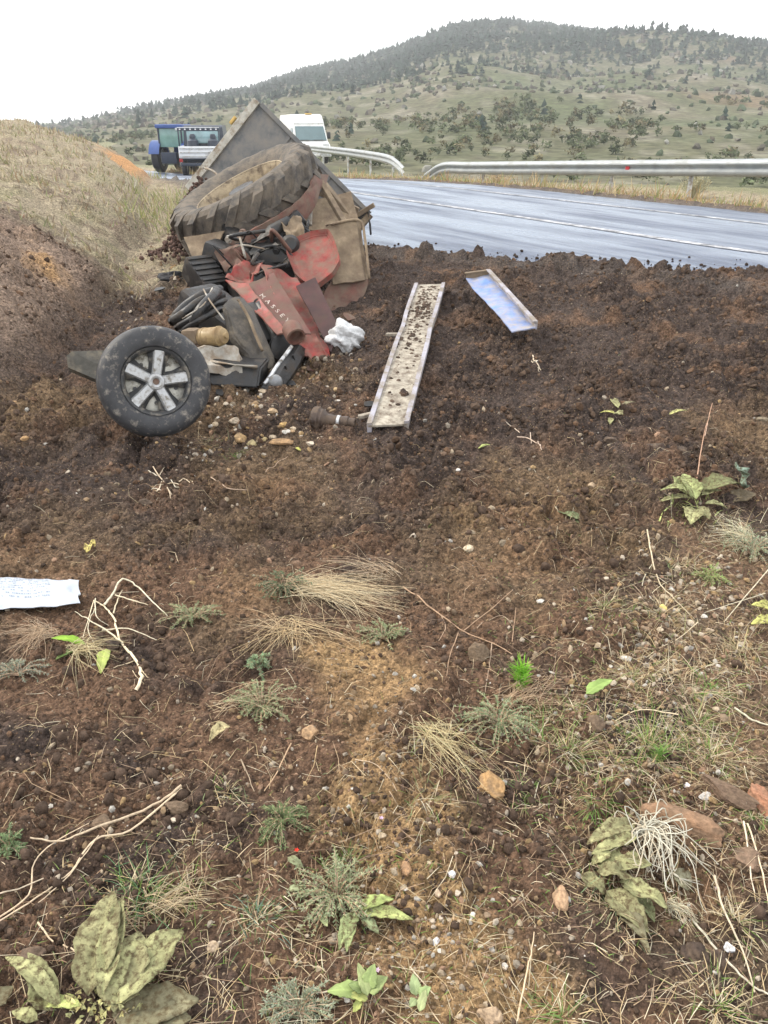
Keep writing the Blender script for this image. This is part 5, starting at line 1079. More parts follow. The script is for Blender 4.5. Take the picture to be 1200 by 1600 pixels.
class Geo:
    def __init__(s): s.v = []; s.f3 = []; s.f4 = []; s.c = []
    def blade(s, p, d, up, ln, w, col, curl=.3, n=3):
        """a thin bent blade of four-sided section reduced to a folded strip"""
        d = V3(d).normalized(); sd = d.cross(V3(up))
        if sd.length < 1e-3: sd = V3((1, 0, 0))
        sd.normalize(); u = sd.cross(d).normalized(); i0 = len(s.v)
        for k in range(n+1):
            t = k/n; q = V3(p)+d*ln*t*(1-.25*curl*t)-u*curl*ln*.5*t*t; ww = w*(1-.85*t**1.5)
            for e, h in ((-1, 0), (0, -.45), (1, 0)): s.v.append(q+sd*ww*e+u*ww*h); s.c.append(col)
        for k in range(n):
            a = i0+3*k; s.f4 += [(a, a+1, a+4, a+3), (a+1, a+2, a+5, a+4)]
    def tube(s, pts, r0, r1, col, n=5):
        i0 = len(s.v); pts = [V3(p) for p in pts]; L_ = len(pts); sd = None
        for i, p in enumerate(pts):
            d = (pts[min(i+1, L_-1)]-pts[max(i-1, 0)]).normalized()
            if sd is None:
                sd = d.cross(V3((0, 0, 1))); sd = sd if sd.length > 1e-3 else V3((1, 0, 0)); sd.normalize()
            else: sd = (sd-d*sd.dot(d)).normalized()
            u = d.cross(sd); r = r0+(r1-r0)*i/(L_-1)
            for k in range(n): a = 2*math.pi*k/n; s.v.append(p+r*(sd*math.cos(a)+u*math.sin(a))); s.c.append(col)
        for i in range(L_-1):
            for k in range(n): a = i0+i*n+k; b = i0+i*n+(k+1) % n; s.f4.append((a, b, b+n, a+n))
    def mesh(s, name, smooth=True):
        fs = [np.array(f) for f in (s.f3, s.f4) if len(f)]
        return mesh_np(name, np.array([tuple(v) for v in s.v]), fs, np.array(s.c), smooth)
def wig(p, a, b, k=5, amp=.06, hug=True, lift=.006, rs=random):
    """a crooked line over the ground from a to b"""
    a, b = V3(a), V3(b); L_ = (b-a).length; out = []
    s_ = V3((b-a).y and (-(b-a).y, (b-a).x, 0) or (0, 1, 0)).normalized()
    for i in range(k+1):
        t = i/k; q = a.lerp(b, t)+s_*rs.uniform(-1, 1)*amp*L_*(0 < i < k)
        if hug: q.z = max(q.z, hgt(q.x, q.y)+lift)
        out.append(q)
    return smooth_path(out, 3)
def jc(c, v=.2):
    k = random.uniform(1-v, 1+v); w = random.uniform(-.07, .07); return (c[0]*k*(1+w), c[1]*k, c[2]*k*(1-w))
STRAW = (.47, .37, .22); PALE = (.60, .52, .37); TWIG = (.36, .25, .17); GREEN = (.15, .235, .055); DGREEN = (.075, .13, .045); SAGE = (.20, .24, .12); SAGE2 = (.29, .32, .18)

# ---- grass tufts
def tuft(px, py, w, n, cols, label, h=1.0, dry=.35, name='grass_tuft'):
    p = gpt(px, py); dep = p.y*.9+.7; r = w/F*dep/2; g = Geo(); r2 = random.Random(int(px*3+py))
    for _ in range(int(n*1.7)):
        a = r2.uniform(0, 6.283); q = r*abs(r2.gauss(0, .5)); x, y = p.x+q*math.cos(a), p.y+q*math.sin(a)*1.2; b_ = r2.uniform(0, 6.283) if r2.random() < .65 else a; t = r2.uniform(.1, 1.5)
        d = V3((math.cos(b_)*t, math.sin(b_)*t, r2.uniform(.12, .9)*h)); c = r2.choice((STRAW, (.36, .29, .17), PALE)) if r2.random() < dry*1.2 else r2.choice(cols)
        g.blade((x, y, hgt(x, y)-.004), d, (0, 0, 1), min(r*r2.uniform(.25, 1.0), .13), .0006+.0009*r2.random(), jc(c, .3), r2.uniform(.2, 1.1), 3)
    o = link(name, g.mesh(name), M_blade); o.data.transform(Matrix.Translation(-p)); o.location = p
    return tag(o, label, 'grass', 'grass tufts in the foreground')
for a in [(225, 1405, 130, 170, [(.12, .24, .11), GREEN], 'green grass tuft above the wilted mullein leaves at lower left', 1, .3), (400, 1432, 100, 150, [(.17, .26, .19), DGREEN], 'blue-green grass tuft at the lower centre-left', .7, .25), (355, 1240, 60, 60, [GREEN, SAGE], 'small dull tuft left of the low sage', 1, .5),
          (1010, 1165, 150, 190, [GREEN, (.17, .26, .06)], 'wide green grass tuft among pebbles at right', 1, .45), (890, 1185, 150, 170, [GREEN, (.18, .24, .08)], 'grass tuft between the sage and the pebbles', 1, .45), (1110, 1180, 110, 130, [GREEN], 'grass tuft above the dark rock slab', 1, .5),
          (700, 1160, 150, 110, [(.2, .24, .1)], 'straw-coloured tuft left of the lower sage', .7, .75), (945, 950, 100, 90, [(.2, .24, .09)], 'thin grass tuft in the dark soil at right', .7, .5), (1180, 1280, 60, 110, [(.16, .26, .07)], 'fresh tuft beside the reddish rock at the right edge', 1, .3),
          (930, 1250, 90, 80, [(.14, .27, .06)], 'bright small tuft left of the orange rock', .8, .3), (960, 1420, 130, 120, [(.19, .25, .13)], 'pale tuft under the wilted leaves at lower right', .6, .5), (1120, 1575, 130, 130, [GREEN], 'dry tuft at the lower right corner', 1, .65),
          (1150, 1440, 110, 90, [GREEN], 'thin tuft right of the white roots', 1, .7), (370, 716, 46, 60, [(.15, .25, .06)], 'small green tuft right below the car wheel', .8, .2), (330, 692, 70, 80, [SAGE], 'grey-green tuft beside the car wheel', .7, .5), (880, 1590, 110, 90, [(.16, .25, .07)], 'tuft at the bottom edge right of centre', 1, .5),
          (1110, 1080, 110, 110, [(.17, .3, .07)], 'low green tuft in the stony patch', .6, .4), (1150, 850, 140, 140, [(.24, .28, .13), SAGE], 'grey-green dry tuft below the leafy plant at right', 1, .55), (1040, 960, 150, 100, [(.22, .24, .1)], 'sparse dry tuft around the round yellow stone', .8, .7), (1060, 1060, 160, 110, [STRAW], 'straw tuft across the white pebbles', .6, .85),
          (540, 1350, 90, 90, [SAGE, GREEN], 'tiny-leaved green tuft at lower centre', .8, .3), (820, 1250, 80, 90, [(.17, .27, .08)], 'tuft under the lower sage', .6, .35), (470, 1590, 120, 130, [(.27, .30, .2)], 'pale grey-green tuft at the bottom edge', .7, .4), (1190, 960, 70, 70, [(.24, .26, .1)], 'dry tuft at the right edge by the pebbles', .8, .6), (860, 1120, 120, 120, [(.2, .26, .09)], 'thin green tuft right of the wide sage', .7, .4), (990, 1060, 120, 110, [(.22, .26, .1)], 'sparse tuft left of the stony patch', .7, .6), (1090, 1130, 130, 120, [GREEN, (.2, .27, .08)], 'green tuft below the stony patch', .7, .4), (1160, 1020, 110, 110, [(.26, .28, .12)], 'yellowish tuft right of the stony patch', .8, .6), (660, 1250, 110, 70, [(.2, .24, .1)], 'sparse tuft on the sandy strip left of the orange-brown stone', .6, .6), (300, 1390, 110, 90, [GREEN], 'thin tuft right of the green one at lower left', .6, .6), (1060, 880, 120, 80, [(.24, .26, .11)], 'dry tuft below the bent stalk at right', .7, .7)]:
    tuft(*a)
# ---- sage-like plants: stems with many little felted leaves
def sage(px, py, w, h, n, label, dirs=None, cols=(SAGE, SAGE2), name='sage_plant', leaf=.009, rise=.38):
    p = gpt(px, py); dep = p.y*.9+.7; rx, ry = w/F*dep/2, h/F*dep/2*1.5; r2 = random.Random(int(px*5+py)); st, fo = Geo(), Geo()
    for _ in range(n):
        a = r2.uniform(0, 6.283) if dirs is None else r2.gauss(*dirs); t = .4+.6*r2.random()
        e = V3((p.x+rx*t*math.cos(a), p.y+ry*t*math.sin(a), 0)); e.z = hgt(e.x, e.y)+rise*min(rx, ry)*r2.uniform(.1, 1.0)
        m = p.lerp(e, .5)+V3((0, 0, rise*min(rx, ry)*.5)); q = smooth_path([p+V3((r2.uniform(-.1, .1)*rx, r2.uniform(-.1, .1)*ry, .005)), m, e], 5); st.tube(q, .0022, .0009, jc(TWIG), 4)
        for k in range(2, len(q)):
            for _ in range(5):
                d = V3((r2.gauss(0, 1), r2.gauss(0, 1), r2.gauss(.5, .8))); d = d.normalized()+(q[k]-q[k-1]).normalized()*.8
                fo.blade(q[k], d, (0, 0, 1), leaf*r2.uniform(.6, 1.5), leaf*.20*r2.uniform(.7, 1.3), jc(r2.choice(cols), .3), .4, 2)
    o = thing(name, p, label, 'plant', 'grey-green sage plants in the foreground')
    link('stems', st.mesh('stems'), M_straw, o); link('foliage', fo.mesh('foliage'), M_sage, o)
    return o
for a in [(410, 1112, 130, 80, 46, 'spreading grey-green sage in the left foreground beside a smooth tan stone'), (300, 968, 110, 50, 40, 'sage clump right of the forked pale branch'), (445, 922, 110, 70, 44, 'dark green sage at the head of the straw bundle', None, ((.10, .14, .07), (.16, .2, .12))), (600, 1000, 90, 60, 34, 'grey sage under the tail of the straw bundle'),
          (780, 1135, 150, 100, 60, 'wide sage below the bright green sprig', None, ((.20, .25, .13), (.28, .32, .19))), (440, 1287, 100, 70, 46, 'low dark sage right of the long pale branch', None, ((.12, .16, .07), (.19, .23, .11))), (525, 1405, 150, 110, 60, 'tiny-leaved pale plant at the lower centre', None, ((.24, .28, .15), (.33, .35, .21))),
          (30, 1055, 110, 60, 30, 'grey sage at the left edge below the sack', None, ((.27, .28, .22), (.2, .22, .15))), (470, 1580, 130, 60, 40, 'silvery sage at the bottom edge', None, ((.30, .32, .23), (.25, .28, .18))), (1110, 905, 60, 50, 26, 'yellow-green sprig above the pebbles at right', None, ((.25, .33, .11), (.3, .36, .15))), (1175, 865, 90, 90, 40, 'pale grey-green sage at the right edge', None, ((.30, .36, .24), (.24, .28, .17))),
          (15, 1325, 60, 40, 20, 'small green weed at the left edge', None, ((.15, .22, .10), (.2, .25, .13))), (405, 1046, 36, 36, 22, 'small upright sprig above the spreading sage', None, ((.2, .28, .15), (.26, .33, .2)), 'sage_plant', .010, 1.2)]:
    sage(*a)
# bright fresh sprig
def sprig(px, py, w, h, n, label, col, name='fresh_sprig'):
    p = gpt(px, py); dep = p.y*.9+.7; r = w/F*dep; hh = h/F*dep; g = Geo(); r2 = random.Random(px)
    for _ in range(n):
        t = r2.random(); b = p+V3((r2.uniform(-.15, .15)*r, r2.uniform(-.1, .1)*r, hh*.75*t)); a = r2.uniform(0, 6.283); d = V3((math.cos(a)*.8, math.sin(a)*.8, .9))
        g.blade(b, d, (0, 0, 1), r*r2.uniform(.35, .7), .0022, jc(col, .25), .3, 3)
    g.tube([p, p+V3((0, 0, hh*.8))], .003, .001, col, 5); o = link(name, g.mesh(name), M_fresh); o.data.transform(Matrix.Translation(-p)); o.location = p; return tag(o, label, 'plant')
sprig(812, 1078, 42, 62, 150, 'bright green feathery sprig standing above the wide sage', (.22, .46, .045))
sprig(1030, 1190, 30, 30, 40, 'small green sprig among grass at right', (.15, .27, .06))
# ---- big leaves
def leaf_me(base, tip, wid, col, cup=.12, droop=.1, fold=.0, wave=.0, seed=0, nu=22, nv=10, blunt=.75, twist=0.0, lift=None):
    """one leaf blade with midrib, from stalk to tip"""
    base, tip = V3(base), V3(tip); d = tip-base; L_ = d.length; d.normalize(); sd = d.cross(V3((0, 0, 1))).normalized(); up = sd.cross(d); V_ = []; C_ = []
    rs = random.Random(seed)
    for i in range(nu+1):
        t = i/nu; w = wid*(math.sin(math.pi*min(1, t**blunt*.97+.03))**.75)*(1 if t > .12 else (.18+.82*t/.12)) if t < .995 else wid*.08
        c = base+d*L_*t+up*(droop*L_*math.sin(t*math.pi)+wave*L_*math.sin(t*9+seed)*.3)
        tw = twist*(t-.3); s2 = sd*math.cos(tw)+up*math.sin(tw); u2 = up*math.cos(tw)-sd*math.sin(tw)
        for j in range(nv+1):
            s = j/nv*2-1; h = cup*w*abs(s)**1.4*(1+fold*s)-.12*w*math.exp(-(s/.12)**2)+(wave+.07)*w*math.sin(t*14+s*4+seed)*abs(s)+.05*w*math.sin(t*31+abs(s)*9+seed*2)*abs(s); w_j = 1+.07*math.sin(t*17+seed+3*(s > 0))+.05*math.sin(t*37+seed)
            V_.append(c+s2*(w*s*w_j)+u2*h); k = (1.25 if abs(s) < .12 else 1)*(1+.16*max(0, math.sin((t*1.0-abs(s)*.22)*60))**6); C_.append([x*k*(1+.15*math.sin(seed+t*5+s*2)) for x in col])
    for k, v in enumerate(V_):
        g = (lift if lift is not None else .003)
        V_[k] = V3((v.x, v.y, max(v.z, bhg(v.x, v.y)+g+.004)))
    n0 = len(V_); q = np.arange(n0).reshape(nu+1, nv+1); Q = np.stack([q[:-1, :-1], q[:-1, 1:], q[1:, 1:], q[1:, :-1]], -1).reshape(-1, 4)
    B = [v-up*.0022 for v in V_]; allv = [tuple(v) for v in V_+B]; Qb = Q[:, ::-1]+n0
    rim = np.concatenate([q[0, :], q[1:, -1], q[-1, -2::-1], q[-2:0:-1, 0]]); Qr = np.stack([np.roll(rim, -1), rim, rim+n0, np.roll(rim, -1)+n0], -1)
    return mesh_np('leaf', np.array(allv), [Q, Qb, Qr], np.array(C_+C_))
def leaf_at(root, a, b, wpx, col, m=None, **k):
    A, B = gpt(a[0], a[1], a[2] if len(a) > 2 else .01), gpt(b[0], b[1], b[2] if len(b) > 2 else .02); dep = (A.y+B.y)/2*.9+.7
    return link('leaf', leaf_me(A, B, wpx/F*dep/2, col, seed=int(a[0]+b[1]*3), **k), m or M_leaf, root)
YG = (.31, .31, .155); YG2 = (.26, .25, .13); YG3 = (.18, .165, .10)
ml = thing('mullein_plant', gpt(170, 1575), 'wilted mullein with big felted yellow-green leaves at the lower left corner', 'plant')
for a, b, w, c, k in [((140, 1565, .02), (182, 1415, .05), 78, YG2, dict(cup=.25, droop=.10, fold=.3)), ((165, 1570, .03), (198, 1428, .06), 46, YG, dict(cup=.5, droop=.08, wave=.1)), ((165, 1580, .02), (290, 1478, .05), 92, YG, dict(cup=.22, droop=.10, wave=.06)), ((180, 1590, .02), (222, 1478, .05), 88, YG2, dict(cup=.2, droop=.12)),
                      ((175, 1590, .01), (312, 1572, .02), 86, YG3, dict(cup=.1, droop=.05)), ((190, 1600, .01), (300, 1600, .02), 76, YG3, dict(cup=.1, droop=.05)), ((100, 1585, .02), (16, 1518, .05), 30, YG, dict(cup=.2, droop=.2)), ((95, 1570, .02), (50, 1512, .05), 26, YG, dict(cup=.2, droop=.2)), ((80, 1590, .02), (62, 1530, .04), 52, YG, dict(cup=.3, droop=.15, wave=.2)),
                      ((130, 1580, .02), (70, 1582, .02), 26, (.42, .46, .17), dict(cup=.2, droop=.15)), ((60, 1598, .01), (22, 1590, .02), 26, YG, dict(cup=.2)), ((-10, 1580, .01), (24, 1552, .02), 40, YG3, dict(cup=.1))]:
    leaf_at(ml, a, b, w*.86, c, **k)
g = Geo()
for _ in range(70):
    p = gpt(random.gauss(150, 40), random.gauss(1585, 12)); g.blade(p+V3((0, 0, random.uniform(0, .03))), (random.gauss(0, 1), random.gauss(0, 1), .8), (0, 0, 1), .014, .005, jc((.46, .44, .20)), .5, 2)
link('heart_leaves', g.mesh('heart_leaves'), M_leaf, ml)
m2 = thing('uprooted_mullein', gpt(985, 1330), 'uprooted mullein with narrow wilted leaves and a mop of white roots at lower right', 'plant')
for a, b, w, c, k in [((990, 1305, .04), (915, 1332, .03), 30, YG2, dict(cup=.35, droop=.12)), ((992, 1330, .05), (922, 1348, .03), 24, YG, dict(cup=.3, droop=.1)), ((925, 1358, .03), (1012, 1378, .06), 46, YG, dict(cup=.15, droop=.06)), ((952, 1345, .03), (922, 1360, .02), 20, YG, dict(cup=.3)), ((930, 1378, .04), (985, 1392, .04), 28, YG2, dict(cup=.4, droop=.15, wave=.15)),
                      ((965, 1392, .03), (1040, 1438, .04), 32, YG, dict(cup=.35, droop=.1, wave=.12)), ((905, 1380, .03), (945, 1410, .03), 26, YG2, dict(cup=.3, wave=.2)), ((945, 1405, .03), (1010, 1470, .03), 48, YG2, dict(cup=.3, droop=.08)), ((960, 1420, .02), (1008, 1478, .02), 34, YG3, dict(cup=.2)), ((995, 1400, .01), (1022, 1445, .01), 22, (.2, .22, .11), dict(cup=.2)), ((1080, 1390, .01), (1045, 1370, .02), 36, (.22, .21, .14), dict(cup=.1)), ((1000, 1470, .01), (1015, 1495, .01), 10, YG3, dict(cup=.2))]:
    leaf_at(m2, a, b, w, c, **k)
g = Geo(); p0 = gpt(1005, 1318, .05)
for _ in range(75):
    e = gpt(random.gauss(1032, 30), random.gauss(1345, 32), random.uniform(.005, .05)); m = p0.lerp(e, .5)+V3((random.gauss(0, .024), random.gauss(0, .022), random.uniform(.01, .05))); s0 = p0+V3((random.gauss(0, .014), random.gauss(0, .014), random.gauss(0, .008)))
    g.tube(smooth_path([s0, m, e, e+V3((random.gauss(.006, .012), random.gauss(-.004, .012), -.008))], 4), .0017, .0008, jc((.52, .48, .38), .2), 4)
for _ in range(12):
    e = gpt(random.gauss(1075, 14), random.gauss(1392, 8), .012); g.tube(smooth_path([gpt(1045, 1375, .03), gpt(1058, 1385, .03), e], 4), .0013, .0007, jc((.52, .48, .38), .2), 4)
for q in (((1000, 1310), (1010, 1270), (1022, 1240)), ((1030, 1300), (1020, 1260), (1012, 1242)), ((1040, 1300), (1052, 1310), (1050, 1330))): g.tube(smooth_path([gpt(*u, .04) for u in q], 5), .0014, .0008, (.5, .46, .36), 4)
link('root_mop', g.mesh('root_mop'), M_root, m2)
m3 = thing('leafy_plant', gpt(1085, 800), 'leafy yellow-green plant with a torn grey-green leaf standing up at right', 'plant')
for a, b, w, c, k in [((1085, 805, .03), (1078, 825, .02), 34, YG, dict(cup=.2, droop=.2)), ((1085, 795, .05), (1060, 765, .06), 30, (.29, .32, .14), dict(cup=.3, droop=.2)), ((1080, 795, .05), (1030, 775, .03), 20, (.30, .33, .15), dict(cup=.3, droop=.25)), ((1080, 790, .04), (1025, 792, .02), 14, YG, dict(cup=.3)), ((1095, 780, .05), (1155, 772, .05), 40, (.16, .17, .08), dict(cup=.2, droop=.15)), ((1095, 785, .04), (1125, 778, .04), 16, YG, dict(cup=.3)), ((1100, 795, .03), (1135, 800, .02), 16, YG, dict(cup=.3)), ((1090, 800, .03), (1108, 818, .02), 16, YG2, dict(cup=.3)), ((1145, 790, .02), (1175, 775, .02), 34, (.15, .12, .08), dict(cup=.1)), ((1075, 785, .05), (1065, 755, .05), 22, (.29, .33, .14), dict(cup=.3)), ((1070, 790, .05), (1048, 760, .05), 20, (.32, .35, .16), dict(cup=.3, wave=.2))]:
    leaf_at(m3, a, b, w, c, **k)
bA = gpt(1160, 772, .03); bB = bA+V3((-.05, .02, .13)); lf = link('leaf', leaf_me(bA+V3((.01, 0, 0)), bB, .05, (.24, .32, .25), cup=.4, droop=.0, wave=.25, seed=3, lift=-.5), M_leaf, m3); lf['label'] = 'torn grey-green leaf standing upright'
for a in [(800, 470)]: pass
g = Geo()
for _ in range(60): p = gpt(random.gauss(1075, 22), random.gauss(798, 12)); g.blade(p, (random.gauss(0, 1), random.gauss(0, 1), 1), (0, 0, 1), random.uniform(.03, .08), .004, jc((.36, .40, .15)), .7, 3)
link('small_leaves', g.mesh('small_leaves'), M_leaf, m3)
def leafset(name, px, py, label, leaves, m=None):
    t = thing(name, gpt(px, py), label, 'plant')
    for a, b, w, c, k in leaves: leaf_at(t, a, b, w, c, m, **k)
leafset('wilted_leaves', 956, 652, 'small bunch of wilted yellow leaves on the dark soil', [((960, 650, .02), (972, 655, .03), 22, YG, {}), ((965, 645, .03), (950, 632, .04), 12, YG, {}), ((960, 650, .02), (936, 650, .02), 10, (.45, .45, .15), {}), ((970, 642, .03), (992, 636, .03), 8, YG3, {}), ((955, 655, .01), (952, 668, .02), 9, YG, {})])
leafset('wilted_leaves', 890, 812, 'flattened grey-green leaves half buried in soil right of centre', [((905, 815, .015), (872, 805, .02), 22, SAGE, {}), ((905, 818, .01), (880, 822, .015), 18, DGREEN, {}), ((872, 806, .02), (866, 800, .03), 12, PALE, {})])
leafset('strap_leaves', 570, 1420, 'rosette of long strap-shaped leaves at the lower centre', [((560, 1428, .02), (615, 1418, .03), 22, (.30, .36, .13), dict(cup=.3)), ((560, 1432, .02), (645, 1446, .02), 24, (.34, .38, .15), dict(cup=.35, droop=.06)), ((555, 1435, .02), (530, 1492, .02), 26, (.24, .28, .13), dict(cup=.3)), ((550, 1440, .02), (542, 1496, .02), 22, (.25, .29, .13), dict(cup=.3)), ((500, 1430, .02), (512, 1455, .01), 14, (.36, .40, .2), {}), ((565, 1440, .02), (592, 1468, .02), 18, (.2, .24, .13), {}), ((450, 1348, .02), (475, 1365, .02), 14, SAGE2, {}), ((450, 1395, .01), (478, 1392, .01), 12, SAGE2, {})])
leafset('broad_weed', 580, 1560, 'low broad-leaved weed at the bottom edge, centre', [((570, 1560, .02), (512, 1558, .02), 28, (.28, .36, .13), {}), ((570, 1562, .03), (545, 1556, .04), 18, (.2, .26, .1), {}), ((575, 1570, .02), (545, 1568, .03), 16, (.42, .45, .16), {}), ((575, 1560, .03), (585, 1530, .05), 24, (.30, .38, .15), {}), ((575, 1565, .03), (605, 1545, .04), 24, (.3, .36, .15), {}), ((565, 1572, .02), (552, 1586, .01), 14, (.4, .44, .14), {}), ((575, 1570, .03), (560, 1528, .05), 18, (.33, .38, .17), {}), ((650, 1565, .02), (645, 1540, .04), 18, (.33, .4, .2), {}), ((655, 1568, .02), (672, 1556, .03), 18, (.28, .36, .16), {}), ((650, 1570, .02), (640, 1582, .02), 14, (.3, .36, .18), {}), ((655, 1590, .02), (665, 1560, .03), 14, (.36, .4, .2), {})], M_fresh)
leafset('green_leaves', 105, 1012, 'two bright green leaves under the white sack', [((135, 1014, .02), (83, 1008, .03), 16, (.24, .40, .05), {}), ((115, 1020, .01), (88, 1034, .01), 14, (.12, .17, .05), {})], M_fresh)
leafset('pale_leaf', 160, 1040, 'pale yellow-green leaf standing in straw left of the sage', [((168, 1025, .03), (158, 1056, .01), 20, (.36, .42, .12), {})], M_fresh)
leafset('curled_leaf', 345, 1152, 'curled dry tan leaf at the foot of the spreading sage', [((360, 1142, .02), (328, 1166, .02), 22, (.42, .36, .20), dict(cup=.6, droop=.15))])
leafset('yellow_leaves', 1190, 965, 'yellow leaves cut by the right edge', [((1215, 960, .02), (1172, 955, .03), 26, (.40, .40, .13), {}), ((1215, 975, .02), (1172, 982, .02), 24, (.40, .40, .13), {})])
leafset('green_leaf', 932, 1080, 'single fresh green leaf above the right-hand pebbles', [((915, 1088, .01), (955, 1074, .03), 22, (.28, .40, .12), {})], M_fresh)
leafset('yellow_scrap', 143, 862, 'yellow leaf scrap on the soil above the sack', [((136, 868, .02), (150, 855, .03), 14, (.55, .46, .16), dict(wave=.3))])
leafset('yellow_scrap', 857, 648, 'yellow-green leaf scrap near the wilted bunch', [((1045, 650, .01), (1072, 646, .02), 9, (.42, .42, .17), {})])
leafset('fallen_leaves', 655, 695, 'pale green leaf bits in the soil below the board', [((747, 703, .01), (765, 700, .02), 9, (.36, .42, .15), {}), ((462, 702, .01), (470, 707, .01), 9, (.45, .44, .12), {})])
# ---- branches and twigs
def branch(name, label, paths, col, cat='branch', group=None, m=None):
    p = gpt(*paths[0][0][0][:2]); g = Geo()
    for pts, r0, r1 in paths:
        sp_ = smooth_path([gpt(q[0], q[1], q[2] if len(q) > 2 else .008) for q in pts], 5); sp_ = [V3((v.x+random.gauss(0, r0*.35), v.y+random.gauss(0, r0*.35), max(v.z, hgt(v.x, v.y)+r0*.5))) for v in sp_]
        g.tube(sp_, r0, r1, jc(col, .18), 6)
    o = link(name, g.mesh(name), m or M_straw); o.data.transform(Matrix.Translation(-p)); o.location = p; return tag(o, label, cat, group)
branch('forked_branch', 'forked pale dry branch beside the white sack', [([(215, 1082), (222, 1055), (210, 1030), (188, 1005), (178, 968), (165, 952), (150, 942)], .006, .0025), ([(192, 1008), (170, 990), (140, 972), (118, 958)], .004, .0015), ([(165, 952, .02), (180, 935, .03), (194, 918, .04), (218, 928, .03), (240, 948, .02), (262, 965)], .0045, .0018), ([(178, 965, .02), (188, 942, .03), (193, 932, .03)], .003, .0012), ([(182, 940, .03), (212, 946, .02), (232, 948)], .0028, .001), ([(150, 942, .02), (152, 970, .02), (170, 980)], .0025, .001), ([(160, 988), (200, 985), (245, 1003)], .003, .0012), ([(212, 1035), (178, 1048, .01)], .0022, .001), ([(222, 1050), (232, 1062)], .002, .001), ([(148, 945, .02), (130, 1000)], .002, .001), ([(150, 958, .02), (138, 985), (148, 1010)], .0022, .001)], PALE)
branch('long_branch', 'long pale branch lying across the lower left foreground', [([(-30, 1462), (60, 1405), (112, 1365), (150, 1315), (205, 1300), (285, 1235)], .0018, .0030), ([(285, 1233, .015), (240, 1268, .02), (155, 1305, .03), (100, 1322, .02), (48, 1318, .02)], .0038, .0022), ([(-20, 1450), (45, 1402), (55, 1350), (95, 1320, .02), (140, 1290)], .0022, .0014), ([(-30, 1420), (70, 1375)], .0024, .0014), ([(155, 1308), (110, 1370), (60, 1415)], .0018, .0012)], (.52, .42, .30))
